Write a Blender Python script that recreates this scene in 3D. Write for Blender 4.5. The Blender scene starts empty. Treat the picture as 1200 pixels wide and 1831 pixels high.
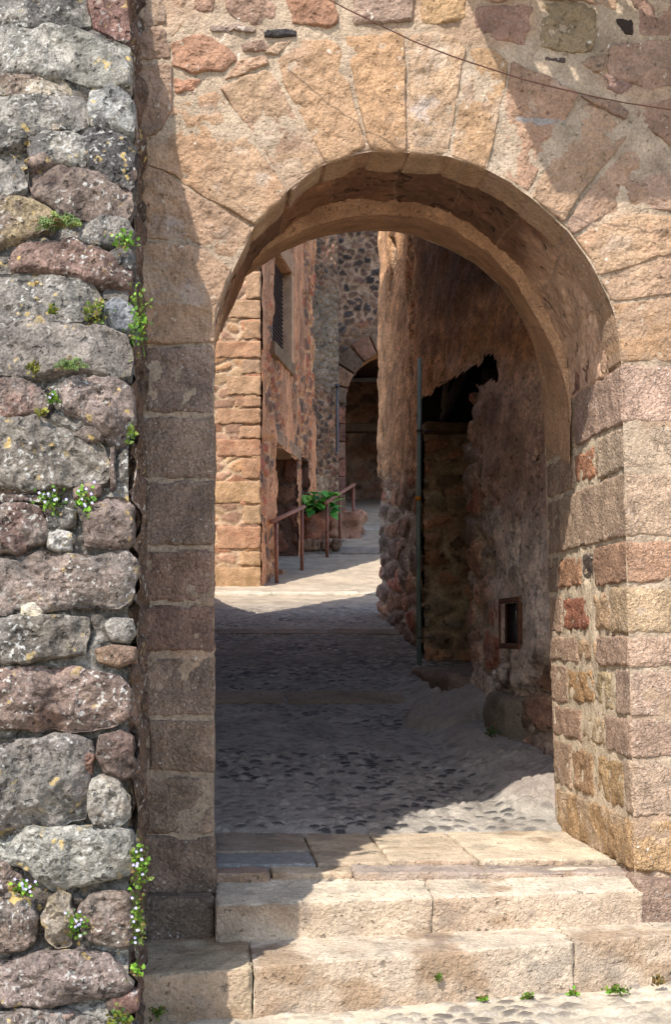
import bpy, math, random
import numpy as np
from mathutils import Vector

# ------------------------------------------------------------------ scene
S = bpy.context.scene
COL = S.collection
FPX = 2580.0                       # focal length in photo pixels, camera at (0,-6,0) looking along +Y
VX, VY = 370.0, 1135.0             # vanishing point of the depth direction in the photo

def lin(r, g, b, k=0.80):
    f = lambda c: ((c/255+0.055)/1.055)**2.4 if c > 10 else c/255/12.92
    return np.array([f(r)*k, f(g)*k, f(b)*k])

# ------------------------------------------------------------------ numpy noise
def _h(ix, iy, iz, s):
    n = (ix*374761393 + iy*668265263 + iz*1440662683 + s*974634101) & 0xFFFFFFFF
    n = ((n ^ (n >> 13))*1274126177) & 0xFFFFFFFF
    n = ((n ^ (n >> 16))*2246822519) & 0xFFFFFFFF
    return ((n ^ (n >> 15)) & 0xFFFFFF)/float(0xFFFFFF)

def vn(P, s=0):
    i = np.floor(P).astype(np.int64); f = P-i; u = f*f*f*(f*(f*6-15)+10)
    x, y, z = i[:, 0], i[:, 1], i[:, 2]; a, b, c = u[:, 0], u[:, 1], u[:, 2]
    def L(p, q, t): return p+(q-p)*t
    r = L(L(L(_h(x, y, z, s), _h(x+1, y, z, s), a), L(_h(x, y+1, z, s), _h(x+1, y+1, z, s), a), b),
          L(L(_h(x, y, z+1, s), _h(x+1, y, z+1, s), a), L(_h(x, y+1, z+1, s), _h(x+1, y+1, z+1, s), a), b), c)
    return r*2-1

def fbm(P, f=1.0, o=4, g=0.5, s=0):
    P = np.asarray(P, float); t = np.zeros(len(P)); a = 1.0; n = 0.0
    for k in range(o):
        t += a*vn(P*f+17.3*k, s+k); n += a; a *= g; f *= 2.03
    return t/n*1.6

def sm(e0, e1, x):
    t = np.clip((x-e0)/(e1-e0), 0, 1); return t*t*(3-2*t)

def voro(u, v, s=0, jit=0.9):
    """F1, F2-F1 and three random numbers of the nearest cell; u, v in cell units."""
    iu = np.floor(u).astype(np.int64); iv = np.floor(v).astype(np.int64)
    F1 = np.full(u.shape, 9.0); F2 = np.full(u.shape, 9.0); cu = np.zeros_like(iu); cv = np.zeros_like(iv)
    for a in (-1, 0, 1):
        for b in (-1, 0, 1):
            x = iu+a; y = iv+b
            du = x+0.5+(_h(x, y, x*0, s)-0.5)*jit-u; dv = y+0.5+(_h(x, y, x*0+1, s)-0.5)*jit-v
            d = np.sqrt(du*du+dv*dv)
            n = d < F1
            F2 = np.where(n, F1, np.minimum(F2, d)); F1 = np.where(n, d, F1)
            cu = np.where(n, x, cu); cv = np.where(n, y, cv)
    R = np.stack([_h(cu, cv, cu*0+k, s+5) for k in (2, 3, 4)], 1)
    return F1, F2-F1, R

# ------------------------------------------------------------------ mesh builder
SAT = {'lichened rock': .9, 'tooled sandstone': .78, 'sandstone': .90, 'limestone slab': .88, 'old rubble masonry': .95, 'old plaster': .92}
TINT = {'old plaster': (1.04, .99, .93), 'old rubble masonry': (1.0, .93, .84), 'tooled sandstone': (.84, .80, .71), 'sandstone': (.75, .70, .67), 'limestone slab': (1.06, 1.03, .99), 'pebble paving': (1.0, .97, .92), 'lichened rock': (.71, .68, .64)}
class MB:
    def __init__(self): self.v = []; self.q = []; self.t = []; self.c = []; self.n = 0
    def add(self, V, C, quads=None, tris=None):
        V = np.asarray(V, float); C = np.asarray(C, float)
        if C.ndim == 1: C = np.tile(C, (len(V), 1))
        self.v.append(V); self.c.append(C)
        if quads is not None and len(quads): self.q.append(np.asarray(quads, np.int64)+self.n)
        if tris is not None and len(tris): self.t.append(np.asarray(tris, np.int64)+self.n)
        self.n += len(V)
    def build(self, name, mat, parent=None, flat=False):
        V = np.concatenate(self.v); C = np.concatenate(self.c)
        Q = np.concatenate(self.q) if self.q else np.zeros((0, 4), np.int64)
        T = np.concatenate(self.t) if self.t else np.zeros((0, 3), np.int64)
        k_ = SAT.get(mat.name, 1.0); L_ = C@np.array([.3, .55, .15]); C = (L_[:, None]+(C-L_[:, None])*k_)*np.array(TINT.get(mat.name, (1, 1, 1)))
        p = parent; off = np.zeros(3)
        while p is not None: off += np.array(p.location); p = p.parent
        me = bpy.data.meshes.new(name)
        me.vertices.add(len(V)); me.vertices.foreach_set('co', (V-off).astype(np.float32).ravel())
        me.loops.add(4*len(Q)+3*len(T))
        me.loops.foreach_set('vertex_index', np.concatenate([Q.ravel(), T.ravel()]).astype(np.int32))
        me.polygons.add(len(Q)+len(T))
        st = np.concatenate([np.arange(len(Q))*4, 4*len(Q)+np.arange(len(T))*3]).astype(np.int32)
        me.polygons.foreach_set('loop_start', st)
        me.update(calc_edges=True); me.validate()
        a = me.attributes.new('Col', 'FLOAT_COLOR', 'POINT')
        a.data.foreach_set('color', np.concatenate([np.clip(C, 0, 1), np.ones((len(C), 1))], 1).astype(np.float32).ravel())
        if not flat: me.polygons.foreach_set('use_smooth', np.ones(len(me.polygons), bool))
        me.materials.append(mat)
        o = bpy.data.objects.new(name, me); COL.objects.link(o)
        if parent is not None: o.parent = parent
        return o

def tag(o, label, cat, group=None, kind=None):
    o['label'] = label; o['category'] = cat
    if group: o['group'] = group
    if kind: o['kind'] = kind
    return o
def thing(name, label, cat, loc=(0, 0, 0), group=None):
    o = bpy.data.objects.new(name, None); o.empty_display_size = 0.1; o.location = loc; COL.objects.link(o)
    return tag(o, label, cat, group)
def structure(o, label=None, cat=None):
    o['kind'] = 'structure'
    if label: o['label'] = label
    if cat: o['category'] = cat
    return o

def gridq(nu, nv):
    i = np.arange(nu-1)[:, None]*nv+np.arange(nv-1)[None]
    i = i.ravel(); return np.stack([i, i+nv, i+nv+1, i+1], 1)

def sheet(mb, O, U, N, us, vs, fn, mask=None, flip=False):
    """height field: P = O + u*U + v*Z + h*N; fn(u, v, P) -> h, colour; mask(u, v) True removes a face."""
    O, U, N = map(lambda a: np.array(a, float), (O, U, N))
    u, v = np.meshgrid(us, vs, indexing='ij'); u = u.ravel(); v = v.ravel()
    P = O+u[:, None]*U+v[:, None]*np.array([0, 0, 1.0])
    h, c = fn(u, v, P)
    P = P+np.asarray(h)[:, None]*N
    q = gridq(len(us), len(vs))
    if mask is not None:
        m = mask(u, v); q = q[~(m[q].all(1))]
    if flip: q = q[:, ::-1]
    mb.add(P, c, q)

def inpoly(x, y, poly):
    p = np.array(poly, float); r = np.zeros(x.shape, bool); j = len(p)-1
    for i in range(len(p)):
        xi, yi = p[i]; xj, yj = p[j]
        k = ((yi > y) != (yj > y)) & (x < (xj-xi)*(y-yi)/(yj-yi+1e-12)+xi)
        r ^= k; j = i
    return r

# ------------------------------------------------------------------ pixel planes of the photo -> world
def front(x, y, h):                     # the arch wall's front face, Y = 0
    k = 6/FPX
    return np.stack([(x-VX)*k, -h, (VY-y)*k], 1)
def pxw(x, y, Y):                       # one photo pixel at a known depth
    k = (Y+6)/FPX
    return np.array([(x-VX)*k, Y, (VY-y)*k])
DZ = np.array([-2.2, -1.5, -0.75, 0.0, 0.75, 1.37, 1.96, 2.4, 2.8, 3.3, 4.5])
DD = np.array([1.24, 1.22, 1.18, 1.13, 1.02, 0.70, 0.47, 0.29, 0.15, 0.08, 0.06])
def dep(z): return np.interp(z, DZ, DD)
def butt(x, y, h):                      # battered front face of the buttress
    d = np.full(np.shape(x), 0.6)
    for _ in range(12): z = (VY-y)/FPX*(6-d); d = 0.5*d+0.5*dep(z)
    z = (VY-y)/FPX*(6-d)
    sl = np.clip((dep(z-0.25)-dep(z+0.25))/0.5, 0, 0.6); ln = np.sqrt(1+sl*sl)
    return np.stack([(x-VX)/FPX*(6-d), -d-h/ln, z+h*sl/ln], 1)

# ------------------------------------------------------------------ stones
def stone(mb, pts, mapf, H, col, scale, edge=0.02, skirt=0.1, rough=0.008, freq=9.0, rnd=2, n=72, rings=13, jit=3.0,
          seed=0, col2=None, lump=0.0, var=0.18, splat=None, srings=3, tilt=0.0, facet=0.0, grow=0.0):
    """A star-shaped stone: outline in photo pixels, grown into a pillow with a skirt by mapf(x, y, h)."""
    rs = np.random.RandomState(seed+1)
    p = np.array(pts, float)
    e = np.roll(p, -1, 0)-p; L = np.hypot(e[:, 0], e[:, 1]); cum = np.concatenate([[0], np.cumsum(L)])
    t = np.linspace(0, cum[-1], n, endpoint=False)
    k = np.searchsorted(cum, t, 'right')-1; f = (t-cum[k])/np.maximum(L[k], 1e-6)
    b = p[k]+e[k]*f[:, None]
    for _ in range(rnd): b = 0.5*b+0.25*(np.roll(b, 1, 0)+np.roll(b, -1, 0))
    A = b[:, 0]*np.roll(b[:, 1], -1)-np.roll(b[:, 0], -1)*b[:, 1]; ar = A.sum()/2
    c = np.array([((b[:, 0]+np.roll(b[:, 0], -1))*A).sum(), ((b[:, 1]+np.roll(b[:, 1], -1))*A).sum()])/(6*ar)
    if ar < 0: b = b[::-1]
    r = b-c; ln = np.hypot(r[:, 0], r[:, 1])[:, None]; b = b+r/ln*grow
    q3 = np.concatenate([b/scale, np.full((n, 1), seed*1.37)], 1)
    b = b+r/ln*(jit*fbm(q3, 14, 3, s=seed))[:, None]
    r = b-c; ln = np.hypot(r[:, 0], r[:, 1])/scale
    e0 = min(edge, 0.4*ln.min())
    ss = np.concatenate([np.ones(srings), [1, .985, .96, .925, .88], np.linspace(.80, .08, rings)])
    hs = np.concatenate([np.linspace(-skirt, 0, srings+1)[:-1], np.zeros(5+rings)])
    x = c[0]+ss[:, None]*r[:, 0][None]; y = c[1]+ss[:, None]*r[:, 1][None]
    dist = (1-ss)[:, None]*ln[None]
    prof = np.sqrt(np.clip(1-(1-np.clip(dist/e0, 0, 1))**2, 0, 1))
    h = np.where(hs[:, None] < 0, hs[:, None]-0*dist, -edge+edge*prof+H*(1-ss[:, None]**(2.6 if not facet else 6.0)))
    h[:srings] -= edge
    x = np.concatenate([x.ravel(), [c[0]]]); y = np.concatenate([y.ravel(), [c[1]]]); h = np.concatenate([h.ravel(), [H]])
    B = np.stack([x/scale, y/scale, np.full(x.shape, seed*3.1)], 1)
    pf = np.concatenate([np.repeat(np.concatenate([np.zeros(srings), prof[srings:].mean(1)]), n), [1]])
    rg = fbm(B, freq, 5, 0.55, s=seed)
    if facet: rg = .6*rg+.9*(.5-np.abs(fbm(B, 9.0, 5, .55, s=seed+77)))
    h = h+pf*(rough*rg+lump*fbm(B, 3.5, 2, s=seed+9)+tilt*(y-c[1])/scale)
    if facet:
        lx, ly = (x-c[0])/scale, (y-c[1])/scale; R_ = .5*ln.mean(); pl_ = np.full(x.shape, 9.0)
        for i in range(7):
            a = rs.uniform(0, 6.283); sl = rs.uniform(.08, .42); of = rs.uniform(.6, 1.2)
            pl_ = np.minimum(pl_, facet*R_*.35-sl*np.maximum(0, (lx*math.cos(a)/1.4+ly*math.sin(a))*1.0-of*R_*.8))
        wob = fbm(B, 6.0, 3, .5, s=seed+50); h = h+pf*(pl_-facet*R_*.35)*(1+.6*wob)
    V = mapf(x, y, h)
    C = np.tile(np.array(col, float), (len(V), 1))
    if col2 is not None:
        m = sm(-0.05, 0.35, fbm(B, 5.0, 4, 0.6, s=seed+21)); C = C*(1-m[:, None])+np.array(col2)*m[:, None]
    C = C*(1+var*fbm(B, 7.0, 4, 0.6, s=seed+31))[:, None]
    if splat: C = splat(x, y, C)
    R = len(ss); i = np.arange(R-1)[:, None]*n+np.arange(n)[None]; j = np.arange(R-1)[:, None]*n+(np.arange(n)[None]+1) % n
    Q = np.stack([i.ravel(), j.ravel(), (j+n).ravel(), (i+n).ravel()], 1)
    a = (R-1)*n+np.arange(n); T = np.stack([a, (R-1)*n+(np.arange(n)+1) % n, np.full(n, R*n)], 1)
    mb.add(V, C, Q, T)

def cuts(a, b, r, res):
    r = min(r, (b-a)*0.45); n = max(2, int(math.ceil((b-a-2*r)/res))+1)
    e = r*np.array([0, .12, .35, .65])
    return np.concatenate([a+e, np.linspace(a+r, b-r, n), b-e[::-1]]), r

def rbox(mb, lo, hi, r, col, res=0.02, rough=0.004, freq=12.0, seed=0, xf=None, col2=None, var=0.18, lump=0.0, chip=0.0, splat=None):
    """A worn block: a box with rounded edges, displaced along its normal; xf maps (N,3) to world."""
    lo = np.array(lo, float); hi = np.array(hi, float)
    g = [cuts(lo[k], hi[k], r, res) for k in range(3)]; rr = min(g[0][1], g[1][1], g[2][1])
    g = [cuts(lo[k], hi[k], rr, res)[0] for k in range(3)]
    for k in range(3):
        a, b = [m for m in range(3) if m != k]
        for side in (0, 1):
            A, B = np.meshgrid(g[a], g[b], indexing='ij')
            P = np.zeros((A.size, 3)); P[:, a] = A.ravel(); P[:, b] = B.ravel(); P[:, k] = (lo, hi)[side][k]
            q = np.clip(P, lo+rr, hi-rr); d = P-q; ln = np.linalg.norm(d, axis=1)[:, None]; nrm = d/np.maximum(ln, 1e-9)
            nedge = (np.abs(d) > 1e-6).sum(1) > 1
            P = q+nrm*rr
            sd = P+seed*2.71
            dsp = rough*fbm(sd, freq, 4, 0.55, s=seed)+lump*fbm(sd, 3.0, 2, s=seed+3)
            if chip: dsp = dsp-chip*nedge*np.clip(fbm(sd, 16, 3, s=seed+5), 0, 1)
            C = np.tile(np.array(col, float), (len(P), 1))
            if col2 is not None:
                m = sm(-0.05, 0.4, fbm(sd, 5, 4, 0.6, s=seed+21))[:, None]; C = C*(1-m)+np.array(col2)*m
            C = C*(1+var*fbm(sd, 6, 4, 0.6, s=seed+31))[:, None]
            P = P+nrm*dsp[:, None]
            if xf is not None: P = xf(P)
            if splat: C = splat(P, C, nrm)
            Q = gridq(len(g[a]), len(g[b]))
            if (side == 1) == (k == 1): Q = Q[:, ::-1]
            mb.add(P, C, Q)

def tube(mb, pts, rad, col, n=8, cap=True):
    P = [Vector(p) for p in pts]; V = []; m = len(P)
    rad = rad if hasattr(rad, '__len__') else [rad]*m
    for i, p in enumerate(P):
        d = (P[min(i+1, m-1)]-P[max(i-1, 0)]).normalized()
        a = d.cross(Vector((0, 0, 1)) if abs(d.z) < .9 else Vector((1, 0, 0))).normalized(); b = d.cross(a)
        for k in range(n):
            t = 2*math.pi*k/n; V.append(p+(a*math.cos(t)+b*math.sin(t))*rad[i])
    Q = [(i*n+k, i*n+(k+1) % n, (i+1)*n+(k+1) % n, (i+1)*n+k) for i in range(m-1) for k in range(n)]
    V = [tuple(v) for v in V]; T = []
    if cap:
        for i, s in ((0, 1), (m-1, -1)):
            V.append(tuple(P[i])); ci = len(V)-1
            T += [(i*n+(k+1) % n, i*n+k, ci)[::s] for k in range(n)]
    mb.add(np.array(V), col, Q, T)

# ------------------------------------------------------------------ materials
def material(name, bumps=(), fine=(70, .30), mid=(9, .30), specks=None, specks2=None, pits=None, rough=.92, spec=.25, stretch=(1, 1, 1), sheen=None):
    m = bpy.data.materials.new(name); m.use_nodes = True; T = m.node_tree; N = T.nodes; Lk = T.links
    for x in list(N): N.remove(x)
    out = N.new('ShaderNodeOutputMaterial'); bs = N.new('ShaderNodeBsdfPrincipled'); Lk.new(bs.outputs[0], out.inputs[0])
    bs.inputs['Roughness'].default_value = rough; bs.inputs['Specular IOR Level'].default_value = spec
    at = N.new('ShaderNodeAttribute'); at.attribute_name = 'Col'
    geo = N.new('ShaderNodeNewGeometry'); mp = N.new('ShaderNodeMapping'); mp.inputs['Scale'].default_value = stretch
    Lk.new(geo.outputs['Position'], mp.inputs['Vector']); co = mp.outputs[0]
    def noise(sc, det=5, ro=.6, dist=0.0):
        n = N.new('ShaderNodeTexNoise'); n.inputs['Scale'].default_value = sc; n.inputs['Detail'].default_value = det
        n.inputs['Roughness'].default_value = ro; n.inputs['Distortion'].default_value = dist; Lk.new(co, n.inputs['Vector']); return n.outputs[0]
    def mr(x, a, b, c, d):
        n = N.new('ShaderNodeMapRange'); n.inputs[1].default_value = a; n.inputs[2].default_value = b; n.inputs[3].default_value = c; n.inputs[4].default_value = d
        Lk.new(x, n.inputs[0]); return n.outputs[0]
    def mul(a, b):
        n = N.new('ShaderNodeMath'); n.operation = 'MULTIPLY'; Lk.new(a, n.inputs[0])
        if isinstance(b, (int, float)): n.inputs[1].default_value = b
        else: Lk.new(b, n.inputs[1])
        return n.outputs[0]
    def scale(c, f):
        n = N.new('ShaderNodeVectorMath'); n.operation = 'SCALE'; Lk.new(c, n.inputs[0]); Lk.new(f, n.inputs['Scale']); return n.outputs[0]
    def mix(c, f, col):
        n = N.new('ShaderNodeMix'); n.data_type = 'RGBA'; Lk.new(f, n.inputs[0]); Lk.new(c, n.inputs[6]); n.inputs[7].default_value = (*col, 1); return n.outputs[2]
    c = at.outputs['Color']
    if mid: c = scale(c, mr(noise(mid[0], 6, .65), .3, .7, 1-mid[1], 1+mid[1]))
    if fine: c = scale(c, mr(noise(fine[0], 4, .7), .3, .7, 1-fine[1], 1+fine[1]))
    for sp in (specks, specks2):
        if sp:                                    # (scale, threshold, colour, patch scale, patch threshold, amount)
            a = mr(noise(sp[0], 1, .5), sp[1], sp[1]+.05, 0, sp[5]); b = mr(noise(sp[3], 4, .6), sp[4], sp[4]+.12, 0, 1)
            c = mix(c, mul(a, b), sp[2])
    hgt = None
    for (sc, amt, det, ds) in bumps:
        x = mul(noise(sc, det, .6, ds), amt)
        if hgt is None: hgt = x
        else:
            n = N.new('ShaderNodeMath'); n.operation = 'ADD'; Lk.new(hgt, n.inputs[0]); Lk.new(x, n.inputs[1]); hgt = n.outputs[0]
    if pits:                                      # (scale, threshold, depth, darkness)
        v = N.new('ShaderNodeTexNoise'); v.inputs['Scale'].default_value = pits[0]; v.inputs['Detail'].default_value = 2; Lk.new(co, v.inputs['Vector'])
        pm = mr(v.outputs[0], pits[1], pits[1]-.07, 0, 1); hp = mul(pm, -pits[2])
        if hgt is None: hgt = hp
        else:
            n = N.new('ShaderNodeMath'); n.operation = 'ADD'; Lk.new(hgt, n.inputs[0]); Lk.new(hp, n.inputs[1]); hgt = n.outputs[0]
        c = scale(c, mr(pm, 0, 1, 1, 1-pits[3]))
    if hgt is not None:
        b = N.new('ShaderNodeBump'); b.inputs['Strength'].default_value = 1.0; b.inputs['Distance'].default_value = 1.0
        Lk.new(hgt, b.inputs['Height']); Lk.new(b.outputs[0], bs.inputs['Normal'])
    Lk.new(c, bs.inputs['Base Color'])
    return m

M_rock = material('lichened rock', bumps=((20, .034, 8, .3), (75, .010, 4, 0)), fine=(80, .55), mid=(13, .55),
                  specks=(56, .60, (.48, .46, .41), 5, .46, .75), specks2=(24, .64, (.52, .36, .12), 4, .50, .8), pits=(30, .38, .010, .55))
M_sand = material('sandstone', bumps=((26, .020, 8, .4), (80, .009, 4, 0)), fine=(85, .30), mid=(8, .26),
                  specks=(34, .68, (.68, .60, .50), 3.5, .50, .7), pits=(42, .34, .006, .35))
M_tool = material('tooled sandstone', bumps=((50, .024, 3, .9), (15, .010, 4, 0)), fine=(80, .42), mid=(9, .26),
                  specks=(70, .66, (.66, .60, .53), 5, .48, .6), pits=(60, .33, .004, .30))
M_slab = material('limestone slab', bumps=((50, .018, 4, .5), (120, .003, 3, 0)), fine=(80, .22), mid=(6, .25),
                  specks=(20, .63, (.33, .25, .17), 3, .48, .55), pits=(34, .35, .005, .45))
M_mort = material('lime mortar', bumps=((22, .014, 7, .2), (90, .005, 4, 0)), fine=(80, .32), mid=(8, .28), pits=(26, .38, .008, .45))
M_rub = material('old rubble masonry', bumps=((9, .030, 7, .4), (38, .010, 5, 0)), fine=(34, .32), mid=(4, .30), pits=(12, .38, .02, .40))
M_plas = material('old plaster', bumps=((16, .030, 8, .3), (60, .010, 4, 0)), fine=(42, .42), mid=(7, .50), stretch=(1, .42, .9), pits=(24, .38, .012, .45))
M_cob = material('pebble paving', bumps=((60, .005, 5, 0), (14, .006, 4, 0)), fine=(75, .28), mid=(3, .22), rough=.72, spec=.4)
M_wood = material('weathered timber', bumps=((40, .006, 5, 0),), fine=(50, .35), mid=(8, .3), stretch=(1, .15, 1))
M_rust = material('rusty steel', bumps=((90, .001, 4, 0),), fine=(120, .35), mid=(15, .3), rough=.7, spec=.4)
M_pipe = material('zinc pipe', bumps=((60, .0006, 3, 0),), fine=(60, .2), mid=(4, .25), rough=.45, spec=.5)
M_pane = material('dusty pane', fine=(30, .4), mid=(6, .5), rough=.25, spec=.5)
def leafmat(name):
    m = material(name, fine=(60, .25), mid=(10, .25), rough=.5, spec=.35); T = m.node_tree
    bs = [n for n in T.nodes if n.type == 'BSDF_PRINCIPLED'][0]; out = [n for n in T.nodes if n.type == 'OUTPUT_MATERIAL'][0]
    tr = T.nodes.new('ShaderNodeBsdfTranslucent'); mx = T.nodes.new('ShaderNodeMixShader'); mx.inputs[0].default_value = .28
    for l in list(T.links):
        if l.to_node == bs and l.to_socket.name == 'Base Color': T.links.new(l.from_socket, tr.inputs[0])
    T.links.new(bs.outputs[0], mx.inputs[1]); T.links.new(tr.outputs[0], mx.inputs[2]); T.links.new(mx.outputs[0], out.inputs[0]); return m
M_leaf = leafmat('leaf')
M_petal = material('petal', fine=None, mid=None, rough=.6)

# ------------------------------------------------------------------ colours (albedo)
TAN, TAN2, OCH = lin(206, 172, 136), lin(198, 164, 134), lin(204, 164, 122)
PUR, PUR2, PINK = lin(178, 150, 130), lin(168, 142, 124), lin(196, 158, 134)
RED, BRICK = lin(176, 112, 84), lin(178, 98, 66)
GRY, GRYD, GRYL = lin(150, 143, 132), lin(118, 113, 108), lin(178, 172, 158)
BRN, BRND = lin(150, 122, 104), lin(122, 96, 82)
MORT, MORTG = lin(205, 184, 156), lin(176, 170, 160)
PALE = lin(226, 208, 180)

# ================================================================== STREET AND PATH
def pathz(Y): return np.interp(Y, [-5, 1.17, 1.27, 4.6, 5.45, 5.5, 15.9, 19.15, 19.2, 25.5, 45], [-1.01, -1.008, -.974, -.60, -.50, -.465, .78, 1.40, 1.46, 2.7, 5.6])
def pebbles(u, v, P, cu, cv, seed, hh, base, dark, thr=.25, wig=1.0):
    w = fbm(P, 5, 2, s=seed)*.25*wig
    F1, E, R = voro(u/cu+w, v/cv+w*.6, seed, .95)
    inside = sm(.10, .34, E)*(R[:, 0] > thr)
    dome = inside*np.sqrt(np.clip(1-F1*F1*1.3, 0, 1))
    worn = sm(-.5, .6, fbm(P, 1.1, 3, s=seed+4))
    h = hh*dome*(0.60+.6*worn)*(.6+.8*R[:, 1])+.006*fbm(P, 12, 3, s=seed+1)
    cc = np.where(R[:, 1:2] < .35, dark, base)*(.55+.75*R[:, 2:3])
    m = (sm(.12, .28, E)*(R[:, 0] > thr)*(.5+.5*worn))[:, None]
    return h, cc, m

mb = MB()
us = np.concatenate([np.linspace(-60, -1.3, 12), np.arange(-1.2, 2.6, .014), np.linspace(2.7, 60, 12)])
vs = np.concatenate([np.linspace(-60, -2.2, 14), np.arange(-2.1, -.15, .014), np.linspace(0, 1.0, 3)])
u, v = np.meshgrid(us, vs, indexing='ij'); u = u.ravel(); v = v.ravel()
P = np.stack([u, v, 0*u], 1)
h, cc, m = pebbles(u, v, P, .075, .065, 71, .009, lin(176, 166, 152), lin(138, 128, 118), .3)
z = -1.412+.033*(np.clip(u, -.3, 1.9)-.8)+h+.012*fbm(P, 1.5, 2, s=3)
c = lin(196, 184, 164)*(1+.2*fbm(P, 6, 4, s=8))[:, None]; c = c*(1-m)+cc*m
mb.add(np.stack([u, v, z], 1), c, gridq(len(us), len(vs)))
structure(mb.build('street', M_cob), 'pale pebble street in front of the stone steps', 'street')

mb = MB()
for (xs, ys) in ((np.arange(-.15, 2.6, .0125), np.arange(1.12, 5.6, .0125)), (np.arange(-.4, 3.0, .022), np.arange(5.58, 12.2, .018)),
                 (np.arange(-2.4, 9, .07), np.arange(12.1, 31, .05))):
    u, v = np.meshgrid(xs, ys, indexing='ij'); u = u.ravel(); v = v.ravel(); P = np.stack([u, v, 0*u], 1)
    near = v < 12.1
    h, cc, m = pebbles(u, v, P, .064, .054, 31, .012, lin(160, 152, 142), lin(66, 64, 66), .22, .5)
    z = pathz(v)+h+.010*fbm(P, .9, 2, s=3)
    # cement ramp along the foot of the right-hand wall, and a worn rock step
    ramp = sm(1.38, 1.95, u+.10*fbm(P, 2.2, 3, s=12))*sm(1.2, 1.9, v)*(1-sm(5.2, 6.2, v))
    z = z+.13*ramp*(1+.25*fbm(P, 5, 4, s=15))
    rk = np.clip(1-((u-1.84)/.44)**2-((v-4.35)/.55)**2+.35*fbm(P, 3, 3, s=14), 0, 1)
    z = z+.08*sm(0, .45, rk)
    nopeb = np.maximum(sm(.2, .6, ramp), sm(0, .2, rk))[:, None]; m = m*(1-nopeb)
    c = lin(162, 155, 146)*(1+.22*fbm(P, 4, 4, s=8))[:, None]
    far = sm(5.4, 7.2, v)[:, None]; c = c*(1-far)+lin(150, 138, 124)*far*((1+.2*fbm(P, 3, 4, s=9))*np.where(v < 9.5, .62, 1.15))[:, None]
    c = c*(1-nopeb)+lin(164, 152, 142)*nopeb*(1+.15*fbm(P, 5, 4, s=19))[:, None]
    c = c*(1-m)+cc*m
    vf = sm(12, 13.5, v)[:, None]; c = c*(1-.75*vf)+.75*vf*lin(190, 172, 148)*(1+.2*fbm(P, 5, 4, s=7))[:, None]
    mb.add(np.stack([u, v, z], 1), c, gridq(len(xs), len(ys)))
structure(mb.build('path', M_cob), 'steep alley paved with small dark pebbles set in cement', 'path')

# stone strips that hold the alley's paving
def strip(y0, y1, x0, x1, col, lbl, seed, top=.012, joint=None):
    mb = MB(); xs = [x0]+(joint or [])+[x1]
    for a, b in zip(xs[:-1], xs[1:]):
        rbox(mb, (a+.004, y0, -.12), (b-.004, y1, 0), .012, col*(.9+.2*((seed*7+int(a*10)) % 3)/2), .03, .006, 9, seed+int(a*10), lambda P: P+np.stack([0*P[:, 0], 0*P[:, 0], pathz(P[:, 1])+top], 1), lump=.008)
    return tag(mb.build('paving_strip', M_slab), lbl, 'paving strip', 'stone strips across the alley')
strip(5.20, 5.52, -.12, 1.92, lin(168, 150, 132), 'nearest flat stone strip across the dark pebble paving of the alley', 3, .018, [.62, 1.45])
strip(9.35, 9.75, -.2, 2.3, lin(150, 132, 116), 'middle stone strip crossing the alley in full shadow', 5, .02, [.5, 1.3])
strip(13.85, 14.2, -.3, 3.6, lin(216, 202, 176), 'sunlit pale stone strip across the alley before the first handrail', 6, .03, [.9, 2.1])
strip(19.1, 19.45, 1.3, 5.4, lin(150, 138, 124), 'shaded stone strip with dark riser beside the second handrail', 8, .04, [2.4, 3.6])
strip(21.9, 22.5, 2.2, 6.4, lin(190, 178, 158), 'farthest pale stone strip below the dark archway', 9, .04, [3.4, 4.4])

# ================================================================== STEPS
def step_xf(xa, ya, za, xb, yb, zb, rise):
    def f(P):
        t = (P[:, 0]-xa)/(xb-xa)
        return np.stack([P[:, 0], P[:, 1]+ya+(yb-ya)*t, P[:, 2]+za+(zb-za)*t+rise*P[:, 1]], 1)
    return f
def riser_shade_stain(seed):
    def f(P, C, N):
        r = (sm(-.3, -.8, N[:, 1])*(.62+.5*fbm(P, 4, 4, .6, s=seed+7)))[:, None]; C = C*(1-r)+r*lin(180, 152, 124)  # front faces browned: riser shade put into the colour, along with dirt
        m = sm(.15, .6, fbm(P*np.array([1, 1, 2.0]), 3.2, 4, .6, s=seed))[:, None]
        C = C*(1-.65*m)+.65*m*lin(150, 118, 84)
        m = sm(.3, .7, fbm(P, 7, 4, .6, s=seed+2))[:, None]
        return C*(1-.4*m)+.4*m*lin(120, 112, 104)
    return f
st = thing('stone_step', 'lowest stone step, the long one above the pebble street', 'step', (.8, -.5, -1.4), 'stone steps up to the arch')
f = step_xf(-.23, -.71, -1.25, 1.78, -.34, -1.18, .0)
for (a, b, c, sd) in ((-.34, .168, lin(192, 172, 138), 1), (.171, 1.427, lin(208, 190, 166), 2), (1.430, 2.75, lin(206, 188, 164), 3)):
    mb = MB(); rbox(mb, (a, 0, -.24), (b, .86, 0), .009, c, .014, .0045, 16, sd, f, lump=.002, chip=.016, splat=riser_shade_stain(sd))
    mb.build('slab', M_slab, st)
st = thing('stone_step', 'upper stone step of two slabs between the jambs of the arch', 'step', (.9, -.2, -1.2), 'stone steps up to the arch')
f = step_xf(.03, -.19, -1.092, 1.795, -.10, -1.045, .15)
for (a, b, c, sd) in ((.034, .917, lin(212, 194, 168), 4), (.920, 1.792, lin(208, 190, 166), 5)):
    mb = MB(); rbox(mb, (a, 0, -.22), (b, .34, 0), .009, c, .014, .0045, 16, sd, f, lump=.002, chip=.016, splat=riser_shade_stain(sd))
    mb.build('slab', M_slab, st)
st = thing('threshold', 'worn threshold of flat slabs under the arch behind the upper step', 'threshold', (.9, .5, -1.0))
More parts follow.
